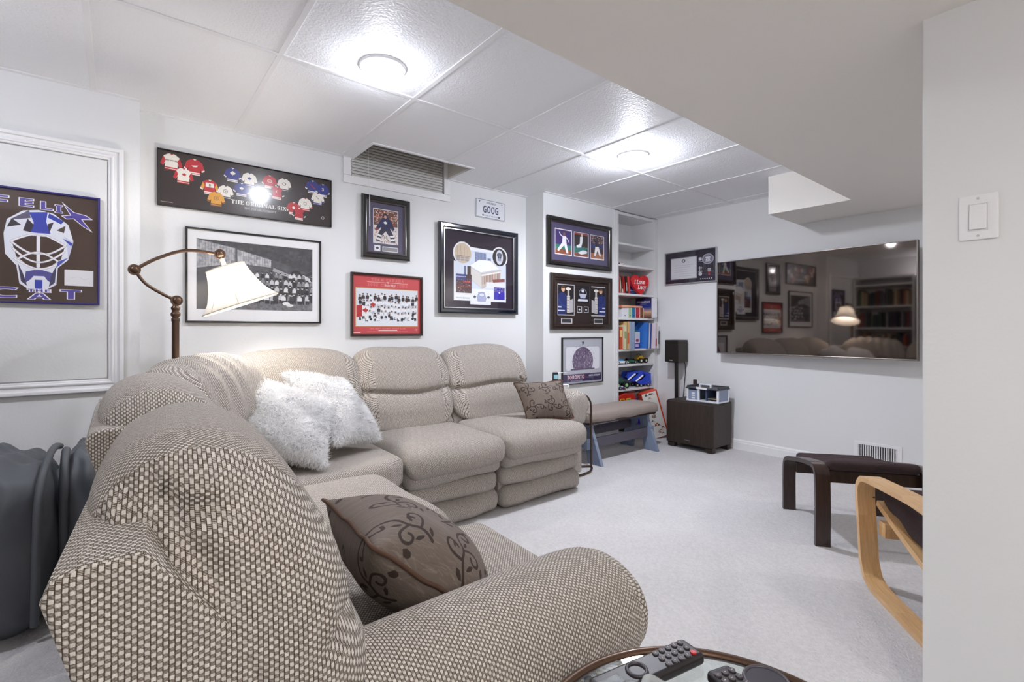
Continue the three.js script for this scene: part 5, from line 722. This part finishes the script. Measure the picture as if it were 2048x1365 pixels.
car('toy_truck', 'small plain red toy car leaning by the orange box', 'toy car', [4.075, S6, 2.985], -0.3, 0.09, SEDAN, 0.05, 0xc0282c, { cabin: GLASSHOUSE, wr: 0.012 });
{ const g = thing('toy_boat', 'cream and pink toy boat behind the red fire engine', 'toy', [4.02, S6 + 0.001, 3.13], -0.2); part('hull', metric(extrude(poly([[-.14, .10], [.14, .15], [.12, .06], [-.08, 0], [-.12, .02]]), 0.08, 0.012, 3).translate(0, 0, -.04)), std(0xe4d8d0, 0.5), g); part('cabin', box(0.08, 0.05, 0.05, 0.06, 0.155, 0, 0.012), std(0xd8a8a0, 0.5), g); }
{ const g = thing('play_ball', 'purple and white ball on the lowest bookshelf, seen through the bench', 'ball', [4.03, S7 + 0.086, 3.04]); part('ball', new THREE.SphereGeometry(0.086, 36, 26), phys(0x2a18a0, 0.35), g); part('stripe', new THREE.TorusGeometry(0.070, 0.018, 10, 40).rotateX(1.2).translate(0, 0.04, 0), std(0xe4dce8, 0.4), g); part('red_cap', new THREE.SphereGeometry(0.0875, 20, 12, 0, 6.3, 0, 0.42), std(0xb82848, 0.4), g); }
{ const g = thing('dark_bin', 'dark grey round bin on the bottom shelf behind the bench', 'bin', [3.83, S7, 3.05]); part('tub', new THREE.LatheGeometry([[0, 0], [0.07, 0], [0.085, 0.16], [0.09, 0.165], [0.08, 0.16], [0.066, 0.008], [0, 0.008]].map(p => new THREE.Vector2(...p)), 36), std(0x2c2a30, 0.6), g); part('rim', new THREE.TorusGeometry(0.087, 0.005, 8, 40).rotateX(Math.PI / 2).translate(0, 0.163, 0), std(0x3a3840, 0.5), g); }
{ // tall orange board game leaning on the shelf edge
  const g = thing('board_game_box', 'tall orange box with a white picture front leaning against the bookshelf corner', 'box', [4.17, 0.012, 2.84], -0.5); g.rotation.order = 'YXZ'; g.rotation.z = 0.27; g.rotation.x = -0.05;
  const tex = canvasTex(320, 900, (x, w, h) => { R(x, 0, 0, w, h, '#e6e2dc'); const cols = ['#7a5a48', '#3a4a3a', '#c88a4a', '#555', '#a8a098', '#b84a30']; const r = rng(14); for (let i = 0; i < 26; i++) { const a = (.2 + .6 * r()) * w, b = (.05 + .88 * r()) * h; E(x, a, b, 12 + 16 * r(), 9 + 16 * r(), cols[i % 6]); C(x, [[a - 30, b + 20], [a, b - 20], [a + 34, b + 26]], cols[(i + 2) % 6], 7); } R(x, 0, 0, w, .015 * h, '#d84a28'); R(x, .92 * w, 0, .08 * w, h, '#d84a28'); });
  part('carton', box(0.17, 0.46, 0.10, 0, 0.23, 0, 0.002), std(0xe24a2a, 0.45), g); const f = part('picture_face', new THREE.BoxGeometry(0.165, 0.455, 0.001).translate(0, 0.23, 0.0505), std(0xffffff, 0.4, { map: tex }), g);
}
// ------------------------------------------------------------------ bench
{
  const g = thing('padded_bench', 'low bench with grey suede pad on blue-grey trestle legs in front of the bookshelf', 'bench', [3.30, 0, 2.71]);
  const suede = std(0x9b8f88, 0.95, { bumpMap: plasterBump, bumpScale: 0.0015 });
  part('seat_pad', puff(0.93, 0.085, 0.30, 0.035, [0, 0.012, 0], [40, 8, 20], (q, nx, ny, nz) => { q.y += 0.004 * Math.sin(nx * 9 + nz * 3) * (ny < 0 ? 1 : .3); q.z += 0.003 * Math.sin(nx * 14); }).translate(0, 0.372, 0), suede, g);
  part('seat_board', box(0.88, 0.02, 0.26, 0, 0.327, 0, 0.003), darkWood, g);
  for (const sx of [-1, 1]) {
    for (const sz of [-1, 1]) { const leg = part('leg', metric(extrude(poly([[-.04, .318], [.04, .318], [.07, 0], [-.07, 0]]), 0.032, 0.003, 2).translate(0, 0, -.016)), blueWood, g); leg.position.set(sx * 0.37, 0, sz * 0.075); leg.rotation.order = 'YXZ'; leg.rotation.y = Math.PI / 2; leg.rotation.x = 0; leg.children; leg.rotation.z = 0; leg.geometry.attributes.position; leg.geometry.applyMatrix4(new THREE.Matrix4().makeShear(0, 0, sz * 0.28, 0, 0, 0).setPosition(0, 0, 0)); leg.position.z += sz * 0.06; }
    part('crossbar', box(0.034, 0.09, 0.27, sx * 0.37, 0.16, 0, 0.003), blueWood, g); part('crossbar', box(0.034, 0.05, 0.2, sx * 0.37, 0.292, 0, 0.003), blueWood, g);
    part('tenon', box(0.05, 0.085, 0.035, sx * 0.415, 0.16, 0.09, 0.003), blueWood, g);
  }
  part('stretcher', box(0.86, 0.075, 0.024, 0, 0.16, 0.09, 0.003), std(0x57535f, 0.6), g); part('stretcher', box(0.86, 0.075, 0.024, 0, 0.21, -0.09, 0.003), std(0x57535f, 0.6), g);
}
// ------------------------------------------------------------------ C-shaped stand beside the far arm, with phone and wire stand
{
  const g = thing('side_stand', 'thin dark metal C-shaped stand hooking over the far sofa arm', 'stand', [2.85, 0, 2.55]);
  part('pole', tube([[0, 0.012, 0], [0.0, 0.2, 0], [0, 0.42, 0], [-0.006, 0.50, 0], [-0.03, 0.545, -0.01], [-0.07, 0.567, -0.02], [-0.13, 0.58, -0.03], [-0.19, 0.585, -0.04]], 0.0075, 70, 12, false, 0.3), bronze, g);
  part('foot', join([tube([[0, 0.009, 0], [-0.05, 0.009, 0.05], [-0.14, 0.009, 0.10], [-0.30, 0.009, 0.12]], 0.0085, 30), tube([[0, 0.009, 0], [-0.05, 0.009, -0.03], [-0.14, 0.009, -0.08], [-0.30, 0.009, -0.10]], 0.0085, 30)]), bronze, g);
}
{ const g = thing('cordless_phone', 'upright dark phone handset with a lit keypad behind the far brown pillow', 'phone', [2.475, 0.632, 2.56], -0.4); part('handset', box(0.042, 0.125, 0.022, 0, 0.0625, 0, 0.008), std(0x2c2a30, 0.35), g); part('display', box(0.032, 0.03, 0.002, 0, 0.092, 0.0112), std(0x9ad0dc, 0.3), g); for (let i = 0; i < 12; i++) part('key', box(0.008, 0.005, 0.002, -0.011 + (i % 3) * 0.011, 0.055 - Math.floor(i / 3) * 0.011, 0.0115, 0.001), whitePlastic, g); part('cradle', box(0.06, 0.02, 0.05, 0, 0.010, 0, 0.006), std(0x3a383e, 0.4), g); }
{ const g = thing('wire_stand', 'small silver wire stand with a white tray behind the far sofa arm', 'stand', [2.57, 0.632, 2.60], -0.5); part('wire_frame', tube([[-.055, 0.003, 0], [-.055, .11, -.01], [.055, .11, -.01], [.055, 0.003, 0]], 0.0024, 60, 8, false, 0.02), chrome, g); part('tray', box(0.115, 0.022, 0.05, 0, 0.014, 0.01, 0.004), whitePlastic, g); part('dark_slot', box(0.095, 0.006, 0.002, 0, 0.018, 0.036), blackSatin, g); }
// ------------------------------------------------------------------ speaker and subwoofer
{
  const g = thing('speaker_stand', 'slim black speaker stand behind the black subwoofer', 'stand', [4.19, 0, 2.66]);
  part('base_plate', box(0.17, 0.016, 0.10, 0, 0.008, 0, 0.006), blackSatin, g); part('pole', new THREE.CylinderGeometry(0.018, 0.018, 0.74, 24).translate(0, 0.382, 0), blackSatin, g); part('top_plate', box(0.11, 0.008, 0.11, 0, 0.753, 0, 0.002), blackSatin, g);
}
{
  const g = thing('speaker', 'small black bookshelf speaker on its slim stand in the corner', 'speaker', [4.19, 0.757, 2.66], toTV + 0.02);
  part('cabinet', box(0.142, 0.21, 0.165, 0, 0.105, 0, 0.004), ashBlack, g); part('grille', box(0.136, 0.204, 0.012, 0, 0.105, 0.087, 0.004), std(0x1c1512, 0.95, { bumpMap: weaveBump, bumpScale: 0.0004 }), g);
  part('badge', box(0.034, 0.006, 0.002, 0, 0.018, 0.094), chrome, g); part('cable', tube([[0.03, 0.03, -0.083], [0.04, -0.05, -0.09], [0.03, -0.2, -0.095], [0.0, -0.5, -0.09], [-0.02, -0.74, -0.07]], 0.003, 40, 6), blackSatin, g);
}
{
  const g = thing('subwoofer', 'large black-brown box subwoofer on the carpet below the television corner', 'subwoofer', [4.10, 0, 2.375], toTV);
  part('cabinet', box(0.455, 0.385, 0.34, 0, 0.235, 0, 0.022), ashBlack, g); part('front_grille', box(0.44, 0.37, 0.012, 0, 0.232, 0.171, 0.006), std(0xffffff, 0.7, { map: ashBlack.map }), g);
  for (const sx of [-1, 1]) for (const sz of [-1, 1]) part('foot', box(0.07, 0.05, 0.06, sx * 0.185, 0.025, sz * 0.13, 0.012), ashBlack, g);
  part('badge', box(0.05, 0.006, 0.002, -0.01, 0.085, 0.178), chrome, g);
}
{ // toy garage on top
  const g = thing('toy_garage', 'grey and white toy garage with a dark carrying handle on top of the subwoofer', 'toy garage', [4.09, 0.4275, 2.285], toTV), W0 = std(0xe4e8f0, 0.4), G = std(0x8d99b4, 0.45), D = std(0x41434a, 0.5);
  part('base', box(0.30, 0.014, 0.20, 0, 0.007, 0, 0.004), W0, g); for (const x of [-.142, -.035, .142]) for (const z of [-.085, .085]) if (!(x === -.035 && z < 0)) part('post', box(0.018, 0.105, 0.018, x, 0.062, z, 0.004), W0, g);
  part('wall', box(0.29, 0.1, 0.008, 0, 0.062, -0.088), G, g); part('wall', box(0.006, 0.1, 0.165, 0.145, 0.062, 0), G, g); part('wall', box(0.006, 0.1, 0.165, -0.145, 0.062, 0), G, g); part('wall', box(0.006, 0.1, 0.16, 0.03, 0.062, 0), std(0x5a6a90, 0.5), g); const d = part('garage_door', box(0.085, 0.088, 0.006, -0.088, 0.056, 0.082), G, g); for (let i = 0; i < 3; i++) part('door_panel', box(0.03, 0.014, 0.002, -0.088, 0.03 + i * 0.02, 0.086), W0, d); part('ramp', box(0.09, 0.006, 0.10, 0.085, 0.032, 0.02), std(0x9a927c, 0.6), g);
  part('roof', join([box(0.31, 0.012, 0.205, 0, 0.118, 0, 0.005), box(0.30, 0.016, 0.012, 0, 0.13, -0.09, 0.004), box(0.012, 0.016, 0.18, 0.145, 0.13, 0, 0.004), box(0.012, 0.016, 0.18, -0.145, 0.13, 0, 0.004)]), D, g);
  part('handle', join([box(0.11, 0.012, 0.03, 0, 0.15, 0.03, 0.005), box(0.014, 0.03, 0.03, -.05, 0.135, 0.03, 0.003), box(0.014, 0.03, 0.03, .05, 0.135, 0.03, 0.003)]), W0, g); part('crane', box(0.03, 0.06, 0.025, -0.15, 0.15, -0.05, 0.006), std(0x3a2a28, 0.5), g); part('sign', box(0.1, 0.016, 0.003, 0.0, 0.122, 0.104), whitePlastic, g);
}
// ------------------------------------------------------------------ bentwood armchair and footstool, seen past the partition
// local x = facing direction, z = to the sitter's right; set on the floor
function bent(pts, width, t, r0 = 0) { // laminated strip: centre line in (x, y) swept with a rectangle
  const c = new THREE.CatmullRomCurve3(pts.map(([x, y]) => new THREE.Vector3(x, y, 0)), false, 'catmullrom', 0.28), n = 110, pos = [], uv = [], idx = [], len = c.getLength();
  const rect = [[-t / 2, -width / 2], [t / 2, -width / 2], [t / 2, width / 2], [-t / 2, width / 2]];
  for (let f = 0; f < 4; f++) { const base = pos.length / 3; for (let i = 0; i <= n; i++) { const q = c.getPointAt(i / n), tn = c.getTangentAt(i / n), nx = -tn.y, ny = tn.x; for (const k of [f, (f + 1) % 4]) { const [a, z] = rect[k]; pos.push(q.x + nx * a, q.y + ny * a, z); uv.push(z + a * 0.7, i / n * len); } } for (let i = 0; i < n; i++) { const a = base + i * 2; idx.push(a, a + 2, a + 1, a + 1, a + 2, a + 3); } }
  for (const i of [0, n]) { const q = c.getPointAt(i / n), tn = c.getTangentAt(i / n), base = pos.length / 3; for (const [a, z] of rect) { pos.push(q.x - tn.y * a, q.y + tn.x * a, z); uv.push(z, a); } idx.push(...(i ? [base, base + 1, base + 2, base, base + 2, base + 3] : [base, base + 2, base + 1, base, base + 3, base + 2])); }
  const g = new THREE.BufferGeometry(); g.setAttribute('position', new THREE.Float32BufferAttribute(pos, 3)); g.setAttribute('uv', new THREE.Float32BufferAttribute(uv, 2)); g.setIndex(idx); g.computeVertexNormals(); return g;
}
const quilt = std(0x3a2a2c, 0.85, { bumpMap: plasterBump, bumpScale: 0.002 }), FACE = Math.atan2(0.61, 0.79);
{
  const g = thing('bentwood_armchair', 'pale birch bentwood armchair with dark cushion, cut off by the near wall', 'armchair', [2.36, 0, 0.18], FACE);
  const F = 0.395; // front of the runner from the middle of the chair
  const frame = [[F - 0.80, 0.013], [F - 0.4, 0.013], [F - 0.13, 0.013], [F - 0.055, 0.035], [F - 0.02, 0.10], [F - 0.005, 0.22], [F + 0.012, 0.34], [F + 0.01, 0.40], [F - 0.025, 0.435], [F - 0.10, 0.445], [F - 0.4, 0.46], [F - 0.72, 0.44]];
  for (const s of [-1, 1]) {
    const a = part('side_frame', bent(frame, 0.066, 0.024), birch, g); a.position.z = s * 0.31;
    for (const [x, y] of [[F - 0.012, 0.35], [F - 0.014, 0.27]]) { const c = part('bolt', new THREE.CylinderGeometry(0.005, 0.005, 0.003, 12).rotateZ(Math.PI / 2), chrome, a); c.position.set(x + 0.014, y, s * -0.028); }
    const r = part('seat_rail', bent([[F + 0.0, 0.33], [F - 0.12, 0.285], [F - 0.35, 0.21], [F - 0.55, 0.19], [F - 0.68, 0.26], [F - 0.80, 0.6], [F - 0.88, 0.95]], 0.045, 0.024), birch, g); r.position.z = s * 0.25;
  }
  part('cross_rail', box(0.05, 0.06, 0.56, F - 0.06, 0.24, 0, 0.004), birch, g); part('cross_rail', box(0.05, 0.05, 0.56, F - 0.55, 0.16, 0, 0.004), birch, g);
  const cush = part('seat_cushion', puff(0.62, 0.085, 0.52, 0.04, [0, 0.01, 0], [30, 8, 24], (q, nx, ny, nz) => { q.y += 0.006 * Math.cos(nx * 12); }), quilt, g); cush.position.set(F - 0.30, 0.285, 0); cush.rotation.z = 0.28;
  const bc = part('back_cushion', puff(0.085, 0.75, 0.52, 0.04, [0.01, 0, 0], [8, 40, 24], (q, nx, ny, nz) => { q.x += 0.006 * Math.cos(ny * 16); }), quilt, g); bc.position.set(F - 0.76, 0.60, 0); bc.rotation.z = 0.24;
}
{
  const g = thing('bentwood_footstool', 'dark brown bentwood footstool with quilted top in front of the armchair', 'footstool', [3.04, 0, 0.88], FACE);
  const leg = [[-0.255, 0], [-0.258, 0.2], [-0.25, 0.345], [-0.225, 0.378], [-0.17, 0.384], [0, 0.358], [0.17, 0.322], [0.225, 0.302], [0.25, 0.265], [0.257, 0.17], [0.255, 0]];
  for (const s of [-1, 1]) { const a = part('leg_frame', bent(leg, 0.066, 0.022), darkWood, g); a.position.z = s * 0.23 ; const sc = part('screw', new THREE.CylinderGeometry(0.004, 0.004, 0.003, 12).rotateX(Math.PI / 2), chrome, a); sc.position.set(-0.258, 0.19, -0.034); }
  for (const x of [-0.21, 0.2]) part('cross_rail', box(0.022, 0.06, 0.42, x, x < 0 ? 0.335 : 0.265, 0, 0.003), darkWood, g);
  part('seat_cushion', puff(0.50, 0.046, 0.40, 0.022, [0, 0.006, 0], [44, 8, 34], (q, nx, ny, nz) => { q.y += 0.0045 * Math.cos(nx * 14) * (ny > 0 ? 1 : 0) - 0.012 * (1 - nx * nx) + 0.012; }).rotateZ(-0.165).translate(0, 0.344, 0), quilt, g);
}
// ------------------------------------------------------------------ glass side table with remotes
{
  const C0 = [0.535, 0.268], g = thing('glass_side_table', 'round glass side table with a dark metal rim in front of the sofa arm', 'table', [C0[0], 0, C0[1]]), H = 0.555;
  part('rim', new THREE.TorusGeometry(0.232, 0.0085, 14, 96).rotateX(Math.PI / 2).translate(0, H - 0.004, 0), bronze, g);
  part('glass_top', new THREE.CylinderGeometry(0.226, 0.226, 0.008, 72).translate(0, H - 0.004, 0), phys(0xf4fbf8, 0.02, { transmission: 1, thickness: 0.008, ior: 1.5, attenuationColor: new THREE.Color(0xcfe8e0), attenuationDistance: 0.1 }), g);
  for (let k = 0; k < 3; k++) { const a = k * 2.094 + 0.55; part('leg', tube([[0.222 * Math.cos(a), H - 0.01, 0.222 * Math.sin(a)], [0.20 * Math.cos(a), 0.40, 0.20 * Math.sin(a)], [0.12 * Math.cos(a), 0.22, 0.12 * Math.sin(a)], [0.17 * Math.cos(a), 0.05, 0.17 * Math.sin(a)], [0.21 * Math.cos(a), 0.006, 0.21 * Math.sin(a)]], 0.0065, 50), bronze, g); }
  part('lower_ring', new THREE.TorusGeometry(0.125, 0.005, 10, 60).rotateX(Math.PI / 2).translate(0, 0.22, 0), bronze, g);
  const top = H + 0.0005;
  function remote(label, [u, v], turn, L, w, rows, red) {
    const r = thing('remote_control', label, 'remote control', [u, top, v], turn); part('shell', box(w, 0.018, L, 0, 0.009, 0, 0.007), std(0x221c1e, 0.4), r);
    const geo = new THREE.CylinderGeometry(0.0047, 0.005, 0.003, 16), m = std(0x4a4448, 0.5), dig = std(0xd8d4dc, 0.5);
    for (let j = 0; j < rows; j++) for (let i = 0; i < 3; i++) { const b = part('button', geo, red && j === 0 && i === 2 ? std(0xc01818, 0.4) : m, r); b.position.set(-0.013 + i * 0.013, 0.0185, -L / 2 + 0.016 + j * 0.013); const q = part('digit', box(0.0028, 0.0004, 0.0008, 0, 0.0017, 0), dig, b); }
    part('ring_pad', new THREE.TorusGeometry(0.014, 0.003, 8, 30).rotateX(Math.PI / 2).translate(0, 0.018, L * 0.12), std(0x39343a, 0.4), r);
  }
  remote('black remote control with rows of number keys and a red button, on the glass table', [0.605, 0.43], -1.75, 0.19, 0.046, 5, true);
  remote('second black remote control lying right of the red-button one on the glass table', [0.655, 0.285], -0.3, 0.17, 0.042, 4, false);
  { const c = thing('coaster', 'round dark coaster at the right edge of the glass table', 'coaster', [0.725, top, 0.315]); part('disc', new THREE.CylinderGeometry(0.029, 0.029, 0.006, 40).translate(0, 0.003, 0), std(0x35323a, 0.4), c); part('rim', new THREE.TorusGeometry(0.029, 0.003, 8, 40).rotateX(Math.PI / 2).translate(0, 0.005, 0), std(0x4a464e, 0.4), c); }
  { const c = thing('plastic_wrapper', 'crumpled clear plastic wrapper on the left of the glass table', 'wrapper', [0.50, top + 0.004, 0.41]); const n = noise2(44); const q = new THREE.SphereGeometry(0.06, 40, 26), p = q.attributes.position; for (let i = 0; i < p.count; i++) { const x = p.getX(i), y = p.getY(i), z = p.getZ(i), k = 0.7 + 0.5 * n(x * 60 + 20, z * 60 + y * 30 + 20, 64); p.setXYZ(i, x * k * 1.15, Math.max(0, (y + 0.02) * k * 0.4), z * k * 0.8); } smooth(q); part('film', q, phys(0xf6fafc, 0.1, { transmission: 0.85, thickness: 0, ior: 1.45 }), c); part('twist', tube([[0.05, 0.012, 0.01], [0.075, 0.018, 0.0], [0.095, 0.006, 0.012]], 0.006, 20, 8), phys(0xf6fafc, 0.1, { transmission: 0.7, thickness: 0 }), c); }
}
// ------------------------------------------------------------------ white bookcases on the left wall: the television mirrors them
{
  const X0 = -1.10, D = 0.28, hs = [0.08, 0.42, 0.76, 1.10, 1.44, 1.78], bays = [[0.58, 1.38], [1.40, 2.20], [2.22, 3.02]], cols = [0x7a2a24, 0x23304a, 0x8a6a44, 0x2c4a3a, 0xb8a888, 0x46222a, 0x5a5a62, 0xa8502c];
  const r = rng(91), protos = cols.map(c => { const q = new THREE.Group(); const t = 0.034; part('cover', join([box(0.2, 0.24, 0.002, 0, 0.12, -t / 2), box(0.2, 0.24, 0.002, 0, 0.12, t / 2), box(0.002, 0.24, t, 0.1, 0.12, 0)]), std(c, 0.6), q); part('pages', box(0.19, 0.232, t - 0.004, -0.002, 0.12, 0), std(0xe4dccc, 0.9), q); return q; });
  bays.forEach(([a, b], i) => {
    const g = thing('bookcase', ['white bookcase on the left wall, nearest the camera, mirrored in the television', 'white bookcase on the left wall, middle of three, mirrored in the television', 'white bookcase on the left wall by the picture wall, mirrored in the television'][i], 'bookcase', [X0 + D / 2, 0, (a + b) / 2]);
    part('side_panel', rbox(X0, X0 + D, 0, 1.9, a, a + 0.03), shelfPaint, g); part('side_panel', rbox(X0, X0 + D, 0, 1.9, b - 0.03, b), shelfPaint, g); part('back_panel', rbox(X0, X0 + 0.01, 0, 1.9, a + 0.03, b - 0.03), shelfPaint, g); part('top_panel', rbox(X0, X0 + D, 1.87, 1.9, a + 0.03, b - 0.03), shelfPaint, g);
    for (const h of hs) part('shelf', rbox(X0 + 0.01, X0 + D - 0.004, h - 0.025, h, a + 0.03, b - 0.03), shelfPaint, g); settle(g);
    for (const h of hs.slice(2, 5)) for (let v = a + 0.06; v < b - 0.06; v += 0.037 + 0.004 * r()) { if (r() < 0.14) continue; const ci = Math.floor(r() * protos.length), cname = ['dark red', 'navy', 'tan', 'dark green', 'cream', 'maroon', 'grey', 'rust orange'][ci], k = protos[ci].clone(); k.name = numbered('shelved_book'); k.position.set(X0 + 0.115 + 0.03 * r(), h, -v); k.scale.y = 0.8 + 0.3 * r(); scene.add(k); tag(k, `${cname} hardback book in the white bookcases that the television screen mirrors`, 'book', `${cname} books in the mirrored bookcases`); }
  });
}
renderer.render(scene, camera);
